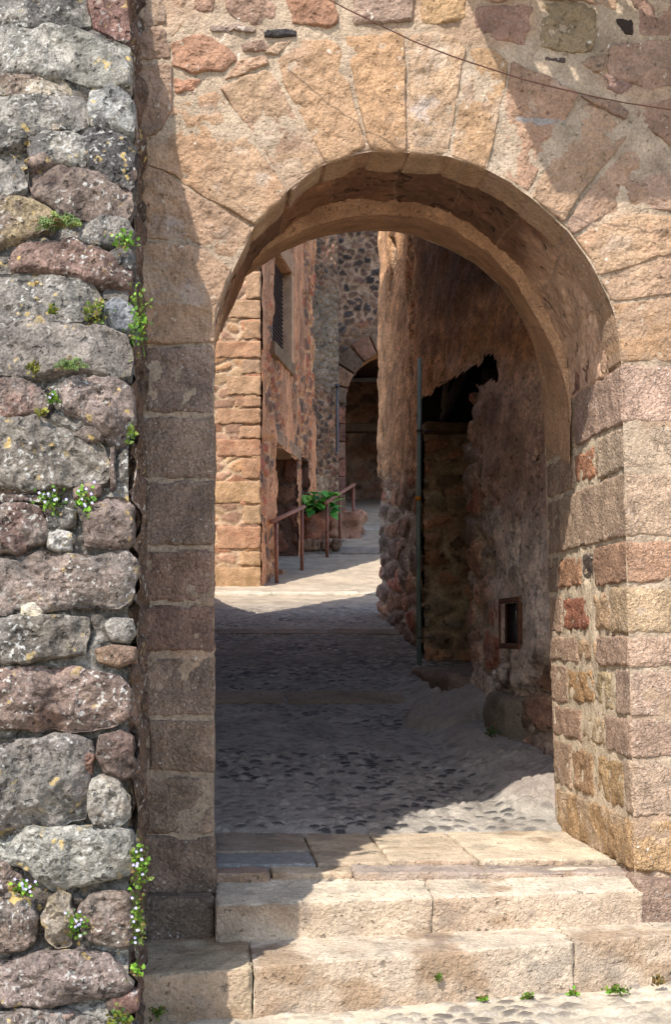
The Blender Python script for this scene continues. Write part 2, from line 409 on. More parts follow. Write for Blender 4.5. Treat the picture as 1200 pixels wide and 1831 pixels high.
for (a, b, y0, y1, z, c, sd) in ((.03, .27, .10, .26, -1.006, lin(170, 142, 124), 11), (.275, .62, .12, .28, -1.008, lin(206, 182, 150), 12), (.625, 1.79, .09, .30, -1.004, lin(176, 158, 144), 13),
                                 (.03, .475, .27, .60, -.994, lin(148, 146, 142), 14), (.03, .475, .605, 1.2, -.99, lin(168, 152, 132), 19), (.48, .80, .285, 1.22, -.992, lin(196, 174, 144), 15), (.805, 1.19, .31, 1.21, -.988, lin(210, 188, 158), 16),
                                 (1.195, 1.80, .31, 1.23, -.984, lin(218, 198, 168), 17)):
    mb = MB(); rbox(mb, (a, y0, z-.16), (b, y1, z), .010, c, .016, .004, 12, sd, None, lump=.004, chip=.012, splat=riser_shade_stain(sd) if sd != 14 else None)
    mb.build('slab', M_slab, st)

# ================================================================== BUTTRESS (near left)
BT = [  # outline in photo pixels, dome height, colour, second colour
 ([(-60, -40), (150, -45), (160, 0), (165, 42), (110, 52), (40, 50), (-60, 40)], .05, GRYD, GRYL),
 ([(158, -20), (228, -25), (231, 62), (222, 70), (200, 55), (168, 44)], .03, lin(170, 112, 92), lin(150, 92, 76)),
 ([(8, 46), (110, 54), (180, 66), (226, 80), (231, 120), (228, 156), (175, 158), (110, 132), (-60, 128), (-60, 50)], .06, lin(150, 148, 134), GRYL),
 ([(-60, 132), (100, 134), (118, 150), (132, 172), (80, 176), (-60, 172)], .035, lin(190, 172, 138), lin(160, 130, 104)),
 ([(-60, 178), (60, 178), (140, 172), (158, 190), (156, 222), (110, 240), (50, 240), (-60, 205)], .045, GRY, GRYL),
 ([(164, 160), (205, 154), (228, 164), (236, 190), (234, 228), (205, 226), (165, 218), (157, 190)], .055, lin(136, 138, 136), lin(190, 192, 186)),
 ([(50, 244), (110, 238), (140, 246), (150, 270), (148, 292), (100, 288), (52, 284)], .04, GRYD, GRYL),
 ([(140, 236), (175, 228), (225, 240), (240, 262), (236, 295), (200, 320), (165, 300), (140, 268)], .06, lin(104, 100, 98), GRY),
 ([(-60, 212), (10, 212), (40, 232), (46, 256), (10, 268), (-60, 272)], .05, lin(128, 120, 110), GRYD),
 ([(-60, 278), (20, 272), (42, 282), (46, 330), (20, 348), (-60, 344)], .025, GRYL, GRY),
 ([(48, 303), (90, 293), (150, 292), (200, 320), (228, 336), (238, 362), (228, 388), (180, 394), (120, 380), (62, 352)], .07, BRN, lin(112, 84, 74)),
 ([(205, 296), (238, 300), (241, 332), (232, 338), (205, 320)], .03, GRYD, BRND),
 ([(-60, 352), (30, 350), (70, 362), (100, 385), (92, 402), (40, 420), (-60, 432)], .05, lin(150, 122, 96), lin(176, 148, 92)),
 ([(148, 398), (180, 392), (228, 398), (238, 415), (222, 432), (180, 436), (146, 424)], .04, GRY, GRYD),
 ([(12, 462), (40, 434), (80, 430), (130, 433), (190, 448), (228, 474), (234, 498), (222, 512), (180, 505), (120, 490), (20, 482)], .06, lin(164, 118, 96), lin(134, 98, 82)),
 ([(-60, 486), (80, 490), (135, 492), (165, 505), (176, 535), (172, 560), (130, 570), (40, 574), (-60, 578)], .06, lin(142, 134, 122), GRY),
 ([(186, 548), (200, 534), (224, 536), (240, 552), (238, 576), (220, 587), (200, 582), (188, 566)], .05, lin(140, 148, 156), lin(112, 122, 134)),
 ([(-60, 584), (10, 578), (100, 574), (160, 586), (225, 598), (234, 620), (232, 668), (200, 672), (130, 660), (60, 666), (-60, 672)], .06, lin(148, 136, 124), lin(160, 146, 132)),
 ([(-60, 684), (40, 680), (70, 690), (86, 712), (80, 732), (50, 742), (-60, 740)], .045, lin(150, 124, 108), lin(166, 118, 96)),
 ([(104, 700), (120, 678), (150, 668), (205, 674), (230, 694), (234, 740), (226, 780), (210, 794), (190, 784), (165, 752), (115, 728)], .07, lin(158, 130, 116), lin(140, 120, 104)),
 ([(-60, 746), (60, 744), (100, 752), (150, 776), (186, 800), (194, 836), (186, 862), (130, 868), (50, 874), (-60, 868)], .07, lin(150, 138, 122), lin(158, 146, 130)),
 ([(-60, 872), (40, 868), (66, 872), (64, 881), (-60, 882)], .012, lin(176, 122, 76), lin(150, 110, 90)),
 ([(-60, 886), (60, 884), (86, 888), (74, 896), (-60, 896)], .015, lin(140, 112, 98), BRN),
 ([(132, 874), (160, 866), (178, 868), (176, 884), (150, 893), (134, 890)], .025, lin(156, 118, 102), BRN),
 ([(-60, 902), (40, 898), (72, 904), (84, 930), (78, 970), (40, 986), (-60, 984)], .05, lin(150, 126, 112), lin(128, 92, 80)),
 ([(84, 926), (108, 906), (134, 914), (132, 936), (110, 944), (88, 942)], .035, GRYD, GRY),
 ([(86, 946), (112, 942), (130, 960), (126, 980), (106, 986), (84, 978)], .03, lin(196, 192, 184), GRYL),
 ([(150, 938), (160, 908), (185, 888), (222, 888), (238, 908), (238, 965), (215, 980), (180, 978), (152, 972)], .06, lin(150, 124, 112), BRN),
 ([(-60, 1002), (60, 990), (140, 994), (180, 990), (210, 980), (236, 992), (243, 1030), (236, 1065), (212, 1086), (130, 1086), (60, 1094), (-60, 1098)], .075, lin(156, 138, 126), lin(166, 140, 124)),
 ([(-60, 1112), (40, 1104), (100, 1100), (150, 1106), (158, 1134), (152, 1168), (100, 1174), (40, 1186), (-60, 1182)], .06, lin(138, 126, 110), GRY),
 ([(40, 1086), (60, 1080), (74, 1088), (74, 1104), (54, 1110), (40, 1104)], .02, lin(206, 190, 140), PALE),
 ([(186, 1118), (200, 1108), (234, 1108), (239, 1130), (225, 1146), (200, 1144)], .04, lin(166, 160, 152), GRY),
 ([(172, 1162), (200, 1155), (240, 1158), (240, 1180), (210, 1190), (178, 1182)], .03, lin(180, 134, 86), lin(160, 120, 90)),
 ([(-60, 1204), (30, 1192), (90, 1196), (150, 1194), (215, 1208), (238, 1236), (232, 1276), (200, 1300), (120, 1306), (50, 1300), (-60, 1300)], .075, lin(166, 130, 112), lin(176, 126, 100)),
 ([(178, 1316), (215, 1306), (238, 1320), (240, 1372), (220, 1392), (190, 1380), (172, 1350)], .02, lin(138, 100, 86), BRND),
 ([(-60, 1330), (40, 1322), (120, 1316), (160, 1326), (166, 1352), (154, 1400), (150, 1462), (110, 1474), (30, 1480), (-60, 1480)], .06, lin(146, 134, 126), GRY),
 ([(164, 1400), (180, 1386), (210, 1394), (230, 1424), (228, 1458), (200, 1480), (168, 1474), (158, 1440)], .05, lin(160, 144, 124), GRYL),
 ([(-60, 1492), (40, 1480), (120, 1477), (200, 1478), (234, 1486), (240, 1525), (228, 1566), (190, 1574), (120, 1584), (96, 1592), (60, 1560), (-60, 1524)], .07, lin(176, 174, 160), lin(150, 152, 140)),
 ([(-60, 1550), (10, 1548), (36, 1566), (40, 1586), (10, 1592), (-60, 1590)], .03, lin(160, 132, 126), BRN),
 ([(-60, 1600), (20, 1592), (50, 1608), (64, 1640), (60, 1686), (30, 1700), (-60, 1702)], .05, lin(146, 128, 116), BRN),
 ([(84, 1606), (104, 1594), (126, 1602), (132, 1640), (126, 1688), (100, 1696), (78, 1680), (76, 1640)], .045, lin(166, 148, 124), lin(186, 164, 124)),
 ([(140, 1620), (160, 1600), (205, 1590), (234, 1602), (240, 1650), (230, 1690), (190, 1694), (152, 1672)], .055, lin(160, 138, 120), BRN),
 ([(-60, 1722), (60, 1710), (130, 1700), (190, 1704), (216, 1730), (236, 1762), (214, 1782), (150, 1786), (80, 1800), (-60, 1800)], .07, lin(158, 132, 122), lin(140, 116, 106)),
 ([(190, 1792), (225, 1774), (243, 1776), (243, 1804), (222, 1814), (195, 1808)], .025, lin(164, 104, 84), BRND),
 ([(-60, 1814), (50, 1808), (120, 1806), (170, 1820), (190, 1850), (170, 1880), (60, 1890), (-60, 1890)], .05, lin(150, 136, 126), BRN),
 ([(190, 1830), (225, 1822), (243, 1840), (240, 1900), (200, 1900), (185, 1870)], .04, GRYD, BRN),
 ([(60, 1815), (100, 1808), (128, 1815), (120, 1828), (80, 1830)], .05, lin(180, 140, 118), BRN),
 ([(-60, 1900), (100, 1895), (235, 1905), (240, 1990), (80, 2000), (-60, 1990)], .05, GRY, BRN),
 ([(186, 456), (214, 440), (232, 446), (238, 462), (232, 476), (205, 468)], .02, GRYD, BRND),
 ([(46, 286), (78, 276), (94, 290), (70, 296)], .035, lin(172, 136, 116), BRN),
 ([(92, 222), (122, 222), (124, 230), (95, 234)], .03, lin(196, 170, 130), GRY),
 ([(150, 1334), (163, 1330), (165, 1380), (155, 1400)], .02, lin(168, 110, 80), RED),
 ([(196, 800), (205, 796), (206, 860), (198, 868)], .02, lin(150, 120, 104), BRN),
 ([(132, 780), (150, 762), (178, 768), (182, 784), (160, 786)], .02, lin(140, 118, 104), BRN)]
mb = MB()
for k, (p, H, c, c2) in enumerate(BT):
    big = max(q[0] for q in p)-min(q[0] for q in p) > 90
    ys_ = [q[1] for q in p]; hh = max(ys_)-min(ys_)
    c = c*.55+c.mean()*.45*np.array([1.06, .99, .93]); c2 = c2*.6+c2.mean()*.4*np.array([1.05, .99, .94])
    stone(mb, p, butt, H*.3, c, 470, edge=.010 if hh > 40 else .010, skirt=.14, rough=.030 if hh > 40 else .008, freq=10, rnd=1, n=150 if big else 80, rings=26 if big else 14, facet=1.0, grow=4.0,
          jit=6.0 if hh > 40 else 2.0, seed=k*3+1, col2=c2, lump=.022 if hh > 40 else .006, var=.26, srings=2, tilt=.0)
# courses that carry on to the left of the frame
y = -140; k = 0; rs = random.Random(5)
while y < 1950:
    hgt = rs.randint(70, 120); x = -70
    while x > -420:
        w = rs.randint(90, 190)
        stone(mb, [(x-w, y+rs.randint(0, 9)), (x-w*.5, y-4), (x-6, y+rs.randint(0, 9)), (x-2, y+hgt*.5), (x-8, y+hgt-12), (x-w*.5, y+hgt-8), (x-w, y+hgt-12), (x-w+3, y+hgt*.4)],
              butt, .018, [GRY, BRN, lin(150, 134, 122), GRYL, GRYD][rs.randrange(5)], 470, edge=.012, skirt=.12, rough=.028, rnd=1, n=80, rings=14, jit=6, seed=500+k, col2=[GRYD, GRY, BRN][rs.randrange(3)], lump=.02, srings=1, facet=1.0, grow=3.0)
        x -= w; k += 1
    y += hgt
rs_o = mb
xs = np.concatenate([np.linspace(-430, -10, 40), np.arange(0, 232, 4.0)]); ys = np.arange(-160, 2060, 5.0)
u, v = np.meshgrid(xs, ys, indexing='ij'); u = u.ravel(); v = v.ravel(); B = np.stack([u/470, v/470, 0*u], 1)
h = -.040+.028*fbm(B, 9, 5, .6, s=77)+.012*fbm(B, 30, 3, s=78)
m = sm(-.1, .4, fbm(B, 4, 4, .6, s=79))[:, None]
c = (lin(128, 122, 114)*(1-m)+lin(184, 180, 172)*m)*(1+.25*fbm(B, 22, 4, s=80))[:, None]
m = sm(.15, .5, fbm(B, 6, 3, s=81))[:, None]; c = c*(1-.6*m)+.6*m*lin(92, 78, 66)
rs_o.add(butt(u, v, h), c, gridq(len(xs), len(ys))[:, ::-1])
# its right-hand cheek running back to the arch wall
ys = np.arange(-160, 2060, 8.0); n = 24
E = butt(np.interp(ys, [-160, 0, 200, 800, 1100, 1500, 1831, 2060], [227, 228, 231, 236, 239, 236, 238, 240]), ys, np.full(len(ys), -.05))
V = []; 
for k in range(n):
    t = k/(n-1); Q = E*(1-t)+np.stack([np.full(len(ys), -.262), np.full(len(ys), .05), E[:, 2]], 1)*t; V.append(Q)
V = np.concatenate(V); F1, E2, R = voro(V[:, 1]/.22, V[:, 2]/.16, 91)
V[:, 0] += .03*sm(.05, .3, E2)+.02*fbm(V, 8, 4, s=92)-.02
rs_o.add(V, (np.array(BRN)*.8)*(.6+.6*R[:, :1])*(1+.2*fbm(V, 9, 4, s=93))[:, None], gridq(n, len(ys)))
Z1 = 5.0
ob = rs_o.build('buttress', M_rock)
tag(ob, 'rough grey and brown rubble buttress covered in lichen at the left of the arch', 'wall')

# ================================================================== GATE WALL
gate = thing('gate_wall', 'warm sandstone wall pierced by the large round arch above the steps', 'wall', (.9, .7, -1.3))
ARC = [(383, 620), (385, 575), (394, 540), (413, 492), (455, 405), (520, 336), (570, 298), (620, 280), (660, 271), (720, 272), (800, 279), (860, 298), (910, 324), (950, 354), (990, 387), (1022, 420),
       (1050, 460), (1070, 495), (1090, 535), (1103, 575), (1110, 615), (1113, 655)]
def splats(lst, seed=0):
    def f(x, y, C):
        for (cx, cy, rx, ry, col, a) in lst:
            B = np.stack([x/90, y/90, 0*x+cx], 1)
            d = np.sqrt(((x-cx)/rx)**2+((y-cy)/ry)**2)+.9*fbm(B, 4, 5, .65, s=int(cx))
            m = (.8*a*(1-sm(.3, 1.2, d)))[:, None]; C = C*(1-m)+np.array(col)*m
        return C
    return f
WH = lin(226, 208, 186)
SPL = splats([(372, 195, 20, 10, WH, .7), (470, 320, 12, 14, WH, .8), (380, 278, 9, 8, WH, .6), (425, 268, 14, 7, WH, .6), (385, 335, 12, 14, WH, .6), (300, 400, 28, 26, lin(205, 196, 184), .7),
              (395, 420, 30, 10, WH, .5), (285, 340, 8, 14, WH, .7), (770, 95, 32, 40, WH, .7), (760, 195, 22, 24, lin(222, 212, 204), .9), (835, 145, 16, 50, WH, .6), (790, 235, 35, 30, WH, .55), (890, 190, 24, 40, WH, .5),
              (965, 215, 46, 6, lin(176, 182, 182), .95), (1000, 150, 14, 10, WH, .5), (950, 190, 10, 12, WH, .7), (900, 290, 26, 20, WH, .5), (480, 245, 18, 16, WH, .4), (1100, 440, 26, 20, WH, .5), (930, 440, 30, 16, WH, .4),
              (272, 530, 7, 16, WH, .6), (340, 520, 30, 26, lin(196, 190, 182), .5), (1180, 300, 20, 24, lin(170, 140, 124), .5)])
VO = [([(308, 192), (352, 172), (386, 161), (450, 252), (517, 345), (486, 374), (456, 404), (400, 368), (345, 336), (300, 308), (250, 288), (250, 262)], TAN, OCH),
      ([(250, 294), (290, 305), (345, 342), (400, 376), (450, 409), (434, 444), (419, 474), (380, 448), (345, 432), (250, 424)], TAN2, TAN),
      ([(250, 430), (340, 437), (380, 454), (416, 480), (400, 520), (386, 556), (383, 614), (250, 614)], TAN2, lin(206, 182, 152)),
      ([(393, 157), (440, 134), (474, 121), (494, 140), (524, 196), (552, 246), (578, 290), (548, 310), (522, 338), (454, 244)], lin(204, 172, 136), TAN2),
      ([(497, 104), (540, 70), (592, 72), (610, 84), (624, 150), (656, 264), (626, 278), (584, 290), (558, 245), (530, 190), (508, 150)], OCH, TAN),
      ([(620, 64), (670, 58), (722, 56), (726, 130), (727, 271), (690, 270), (663, 269), (640, 170), (626, 110)], lin(204, 160, 112), TAN),
      ([(734, 62), (780, 58), (818, 64), (834, 86), (818, 180), (802, 277), (764, 273), (733, 272), (732, 160)], lin(212, 180, 144), TAN),
      ([(840, 86), (880, 84), (910, 106), (904, 160), (888, 230), (872, 303), (838, 292), (808, 280), (822, 190)], lin(204, 164, 118), TAN2),
      ([(916, 112), (980, 136), (1038, 164), (1006, 230), (966, 300), (944, 344), (912, 322), (878, 304), (894, 230), (908, 170)], TAN2, lin(190, 150, 122)),
      ([(1050, 182), (1092, 204), (1130, 236), (1086, 290), (1040, 346), (1010, 396), (986, 380), (952, 352), (974, 308), (1012, 246)], lin(190, 158, 128), TAN2),
      ([(1140, 248), (1180, 284), (1230, 330), (1300, 400), (1240, 380), (1160, 372), (1080, 386), (1026, 418), (1014, 400), (1048, 348), (1094, 296)], lin(182, 148, 124), PUR),
      ([(1032, 424), (1085, 396), (1160, 382), (1230, 388), (1330, 430), (1330, 470), (1200, 452), (1120, 478), (1072, 492), (1052, 458)], TAN, lin(210, 168, 130)),
      ([(1076, 500), (1124, 486), (1200, 460), (1330, 478), (1330, 525), (1220, 522), (1108, 538), (1093, 536)], lin(206, 172, 140), TAN2),
      ([(1096, 543), (1120, 542), (1220, 530), (1330, 534), (1330, 644), (1220, 645), (1114, 646), (1110, 610), (1104, 574)], lin(206, 162, 116), TAN)]
mb = MB()
for k, (p, c, c2) in enumerate(VO):
    c = .6*c+.4*TAN; c2 = .6*c2+.4*TAN2
    stone(mb, p, front, .004, c, 430, edge=.008, skirt=.25, rough=.009, freq=22, rnd=1, n=160, rings=28, jit=3.0, seed=40+k, col2=c2, var=.16, splat=SPL, srings=6, lump=.012, tilt=[.03, -.025, .02, -.03, .015][k % 5])
ARCH_MB = mb

def roundish(x0, y0, x1, y1, k):
    r = random.Random(k); j = lambda a: a+r.uniform(-5, 5)
    return [(j(x0), j(y0)), ((x0+x1)/2, j(y0)), (j(x1), j(y0)), (x1, (y0+y1)/2), (j(x1), j(y1)), ((x0+x1)/2, j(y1)), (j(x0), j(y1)), (x0, (y0+y1)/2)]
RB = [([(236, -40), (292, -40), (298, 42), (236, 46)], lin(170, 152, 134)), ([(236, 52), (300, 50), (304, 104), (236, 110)], PUR), ([(238, 116), (306, 116), (306, 196), (280, 240), (240, 250)], lin(166, 142, 122)),
      ([(304, 78), (350, 60), (412, 82), (424, 108), (400, 124), (345, 130), (310, 114)], lin(204, 150, 116)), ([(306, 138), (362, 140), (352, 160), (310, 172)], lin(200, 140, 106)),
      ([(376, 46), (420, 44), (460, 50), (458, 58), (380, 56)], lin(150, 140, 134)), ([(472, 55), (500, 52), (531, 54), (530, 64), (500, 66), (474, 65)], lin(92, 88, 88)),
      ([(340, -30), (378, -30), (380, 22), (345, 24)], lin(184, 144, 120)), ([(398, -30), (490, -30), (494, 30), (460, 40), (425, 30), (400, 12)], lin(196, 160, 138)), ([(514, -30), (604, -30), (604, 40), (560, 47), (520, 42)], lin(204, 146, 110)),
      ([(425, 77), (474, 72), (480, 88), (432, 95)], lin(170, 142, 128)), ([(634, -30), (744, -30), (745, 40), (690, 43), (634, 44)], lin(192, 168, 152)), ([(756, -30), (828, -30), (834, 30), (795, 44), (757, 38)], lin(214, 176, 120)),
      ([(850, 8), (900, 6), (956, 10), (950, 50), (940, 80), (900, 72), (852, 60)], lin(166, 128, 116)), ([(972, 4), (1030, 4), (1068, 14), (1064, 92), (1010, 94), (966, 84)], lin(172, 158, 118)),
      ([(1106, 36), (1134, 31), (1130, 58), (1108, 58)], lin(70, 58, 52)), ([(972, 99), (1012, 103), (1011, 111), (974, 108)], lin(110, 96, 88)), ([(1090, 82), (1200, 70), (1300, 76), (1300, 150), (1150, 160), (1090, 130)], lin(170, 140, 122)),  # first dark outline is a wall hole; its shade is put into colour
      ([(1082, 134), (1112, 128), (1142, 134), (1148, 160), (1110, 170), (1086, 158)], lin(160, 126, 122)), ([(1142, 184), (1210, 176), (1300, 180), (1300, 330), (1230, 300), (1190, 250), (1142, 210)], lin(182, 146, 122)),
      ([(1120, -30), (1300, -30), (1300, 60), (1140, 62), (1140, 20)], lin(164, 130, 118)), ([(846, -40), (960, -40), (958, -2), (848, 0)], TAN2), ([(970, -40), (1110, -40), (1105, 20), (1074, 6), (970, -2)], lin(180, 150, 120)),
      ([(1088, 92), (1084, 120), (1060, 128), (1040, 112), (1060, 100)], lin(176, 150, 128)), ([(1040, 170), (1070, 172), (1108, 186), (1128, 200), (1118, 214), (1060, 186)], lin(150, 124, 108)), ([(300, -20), (336, -20), (336, 40), (306, 62)], lin(198, 166, 134)), ([(420, 110), (470, 98), (484, 112), (440, 130), (402, 142)], lin(196, 160, 128)),
      ([(470, 96), (492, 70), (520, 72), (498, 98)], lin(212, 184, 152))]
mb = MB()
for k, (p, c) in enumerate(RB):
    c = .62*c+.38*TAN2 if c.mean() > .12 else c
    stone(mb, p, front, .004, c, 430, edge=.010, skirt=.05, rough=.014, freq=16, rnd=1, n=90, rings=18, jit=6.0, seed=90+k, col2=c*.85, var=.2, splat=SPL, srings=2, lump=.008)
# rubble higher up and beyond the frame to the right
y = -44; k = 0; rs = random.Random(8)
while y > -1500:
    hgt = rs.randint(60, 130); x = -140
    while x < 2400:
        w = rs.randint(70, 210)
        stone(mb, roundish(x+6, y-hgt+8, x+w-6, y-2, k), front, .012, [TAN, TAN2, PUR, lin(190, 150, 120), PINK, OCH][rs.randrange(6)]*rs.uniform(.85, 1.1), 430, edge=.014, skirt=.05, rough=.01, n=32, rings=5, jit=3, seed=900+k, srings=1)
        x += w; k += 1
    y -= hgt
y = 0
while y < 1480:
    hgt = rs.randint(70, 120); x = 1336
    while x < 2400:
        w = rs.randint(90, 230)
        stone(mb, roundish(x+5, y+4, x+w-5, y+hgt-4, k), front, .01, [TAN, TAN2, PUR, PUR2, PINK][rs.randrange(5)]*rs.uniform(.85, 1.1), 430, edge=.014, skirt=.05, rough=.008, n=32, rings=5, jit=2, seed=900+k, srings=1)
        x += w; k += 1
    y += hgt
# mortar bed of the whole front, a sheet pulled round the opening
pts = np.array([(383, 1640), (383, 1400), (383, 1000), (383, 800)]+ARC+[(1116, 800), (1124, 1100), (1132, 1400), (1138, 1660)], float)
def resample(p, n):
    p = np.array(p, float); L = np.concatenate([[0], np.cumsum(np.hypot(*np.diff(p[:, :2], axis=0).T))]); t = np.linspace(0, L[-1], n)
    return np.stack([np.interp(t, L, p[:, k]) for k in range(p.shape[1])], 1)
N1 = 330; inn = resample(pts, N1)
out = resample([(-140, 1640), (-140, 500), (-140, -1500), (760, -1500), (2400, -1500), (2400, 600), (2400, 1660)], 3000)
ang = lambda p: np.arctan2(-(p[:, 1]-1000), p[:, 0]-760)
cen = np.array([755.0, 1100.0])
d = inn-cen; d = d/np.hypot(d[:, 0], d[:, 1])[:, None]
tt = np.min(np.where(np.stack([d[:, 0] < -1e-6, d[:, 0] > 1e-6, d[:, 1] < -1e-6], 0), np.stack([(-140-cen[0])/np.where(d[:, 0] < -1e-6, d[:, 0], -1), (2400-cen[0])/np.where(d[:, 0] > 1e-6, d[:, 0], 1), (-1500-cen[1])/np.where(d[:, 1] < -1e-6, d[:, 1], -1)], 0), 1e9), 0)
outp = cen+d*tt[:, None]; outp[:, 1] = np.minimum(outp[:, 1], 1665)
ss = np.concatenate([np.linspace(0, .30, 90)**1.0, np.linspace(.31, 1, 60)])
inn2 = inn+d*.6
X = inn2[None]*(1-ss[:, None, None])+outp[None]*ss[:, None, None]; x = X[..., 0].ravel(); y = X[..., 1].ravel(); B = np.stack([x/430, y/430, 0*x], 1)
h = -.007+.009*fbm(B, 9, 5, .6, s=55)
c = MORT*(1+.2*fbm(B, 10, 4, .6, s=56))[:, None]; m = sm(.1, .6, fbm(B, 3, 3, s=57))[:, None]; c = c*(1-.5*m)+.5*m*lin(196, 156, 122)
mb.add(front(x, y, h), SPL(x, y, c), gridq(len(ss), N1))
mb.build('rubble_wall', M_mort if False else M_sand, gate)

# intrados: middle ring, rear ring, all swept through the wall
def up(p, dist):
    p = np.array(p, float); t = np.gradient(p, axis=0); n = np.stack([t[:, 1], -t[:, 0]], 1); n /= np.hypot(n[:, 0], n[:, 1])[:, None]
    return p+n*dist[:, None]
A2 = resample([(383, 640)]+ARC[1:], 140)                       # px at Y=0
F0 = np.stack([(A2[:, 0]-VX)*6/FPX, (VY-A2[:, 1])*6/FPX], 1)
cw = np.sin(np.linspace(0, math.pi, 140))
MIDC = F0+np.stack([0*cw, .055*cw**1.1], 1)+np.stack([np.linspace(-1, 1, 140)*.02*cw, 0*cw], 1)
RE = resample([(381, 650), (384, 570), (400, 530), (430, 500), (460, 480), (505, 450), (550, 430), (600, 418), (660, 412), (700, 413), (740, 420), (800, 443), (850, 470), (895, 510), (930, 560), (953, 610), (966, 660), (972, 720), (976, 800)], 140)
RB_ = np.stack([(RE[:, 0]-VX)*7.4/FPX, (VY-RE[:, 1])*7.4/FPX], 1)
RF = resample([(382, 640), (386, 560), (410, 505), (450, 466), (500, 432), (560, 402), (625, 386), (690, 382), (760, 390), (810, 408), (870, 447), (920, 502), (955, 555), (990, 618), (1012, 680), (1021, 730), (1022, 830)], 140)
RF_ = np.stack([(RF[:, 0]-VX)*6.85/FPX, (VY-RF[:, 1])*6.85/FPX], 1)
def loft(mb, curves, ys, sub, nseg, base, base2, seed, amp, groove=.006):
    """curves: list of (140,2) XZ arrays at depths ys"""
    rows = []; yy = []
    for a in range(len(curves)-1):
        k = sub[a]
        for i in range(k+(a == len(curves)-2)):
            t = i/k; rows.append(curves[a]*(1-t)+curves[a+1]*t); yy.append(ys[a]*(1-t)+ys[a+1]*t)
    n = 420
    V = []
    for r, y_ in zip(rows, yy):
        q = resample(r, n); V.append(np.stack([q[:, 0], np.full(n, y_), q[:, 1]], 1))
    V = np.concatenate(V); s = np.tile(np.linspace(0, nseg, n), len(rows)); sg = np.floor(s+.12*fbm(V, 3, 2, s=seed)).astype(np.int64)
    fr = np.abs((s+.12*fbm(V, 3, 2, s=seed)) % 1-.5)
    rr = _h(sg, sg*0, sg*0, seed)[:, None]
    c = base*(1-rr)+base2*rr; c = c*(1+.2*fbm(V, 6, 4, .6, s=seed+2))[:, None]
    if groove > .005 and nseg == 10:
        t_ = np.maximum(sm(7.2, 8.6, s+.5*fbm(V, 4, 3, s=8)), sm(1.6, .6, s))[:, None]; c = c*(1-t_)+t_*lin(214, 178, 152)*(.8+.3*rr)
    m = sm(.475, .495, fr)[:, None]; c = c*(1-.22*m)+.22*m*MORT
    cen = np.array([.88, 0, .9]); nn = (V-cen)*np.array([1, 0, 1]); nn /= np.linalg.norm(nn, axis=1)[:, None]
    V = V+nn*(amp*fbm(V, 11, 5, .6, s=seed+4)+groove*m[:, 0]+.006*(rr[:, 0]-.5))[:, None]
    mb.add(V, c, gridq(len(rows), n)[:, ::-1])
loft(ARCH_MB, [up(F0, np.full(140, -.010)), up(F0, np.full(140, -.010))], [.004, .25], [10], 9, TAN*.95, lin(186, 146, 112), 60, .006, .004); ARCH_MB.build('arch_ring', M_sand, gate)
mb = MB(); loft(mb, [F0+(MIDC-F0)*.9, MIDC, MIDC, MIDC], [.20, .22, .5, .87], [2, 14, 14], 10, lin(150, 110, 84), lin(120, 90, 74), 61, .013); mb.build('vault', M_rub, gate)
mb = MB(); loft(mb, [MIDC*1.0+np.array([0, .02]), RF_, RB_], [.84, .86, 1.40], [4, 26], 13, lin(228, 182, 138), lin(218, 170, 128), 62, .004); mb.build('rear_arch', M_sand, gate)

# jambs: worn blocks
def lean(P): return P+np.stack([-.025*P[:, 2], 0*P[:, 0], 0*P[:, 0]], 1)
Zf = lambda y: (VY-y)*6/FPX
Xf = lambda x: (x-VX)*6/FPX
mb = MB()
JL = [(618, 740, 258, lin(176, 146, 130)), (743, 855, 252, lin(168, 140, 122)), (859, 977, 258, lin(164, 136, 120)), (981, 1077, 247, lin(172, 134, 114)), (1081, 1168, 246, lin(166, 128, 112)), (1172, 1283, 262, lin(172, 144, 126)),
      (1286, 1382, 264, lin(166, 138, 118)), (1385, 1493, 250, lin(170, 142, 122)), (1496, 1603, 247, lin(164, 136, 118))]
for k, (a, b, x0, c) in enumerate(JL):
    rbox(mb, (Xf(x0), 0, Zf(b)+.004), (Xf(382.5), .62, Zf(a)-.004), .010, c, .014, .007, 18, 200+k, None, col2=c*[.78, .9, .72, .85][k % 4], chip=.018, lump=.006, var=.28)
    rbox(mb, (Xf(x0), .63, Zf(b)+.004), (Xf(382.5)-.004, 1.38, Zf(a)-.004), .010, c, .05, .006, 18, 230+k, None, col2=c*.9)
    if x0 > 250: rbox(mb, (-.30, .004, Zf(b)+.004), (Xf(x0)-.006, .3, Zf(a)-.004), .008, MORT*.92, .02, .008, 14, 260+k)
mb.build('jamb', M_tool, gate)['label'] = 'left jamb of large tooled blocks in shade'
mb = MB(); rbox(mb, (-.30, -.10, -1.40), (.030, .5, Zf(1604)+.02), .014, lin(150, 126, 108), .018, .008, 12, 281, None, col2=lin(112, 98, 88), chip=.015)  # brown block mottled with a darker grey-brown
mb.build('plinth', M_tool, gate)['label'] = 'dark plinth block at the foot of the left jamb'

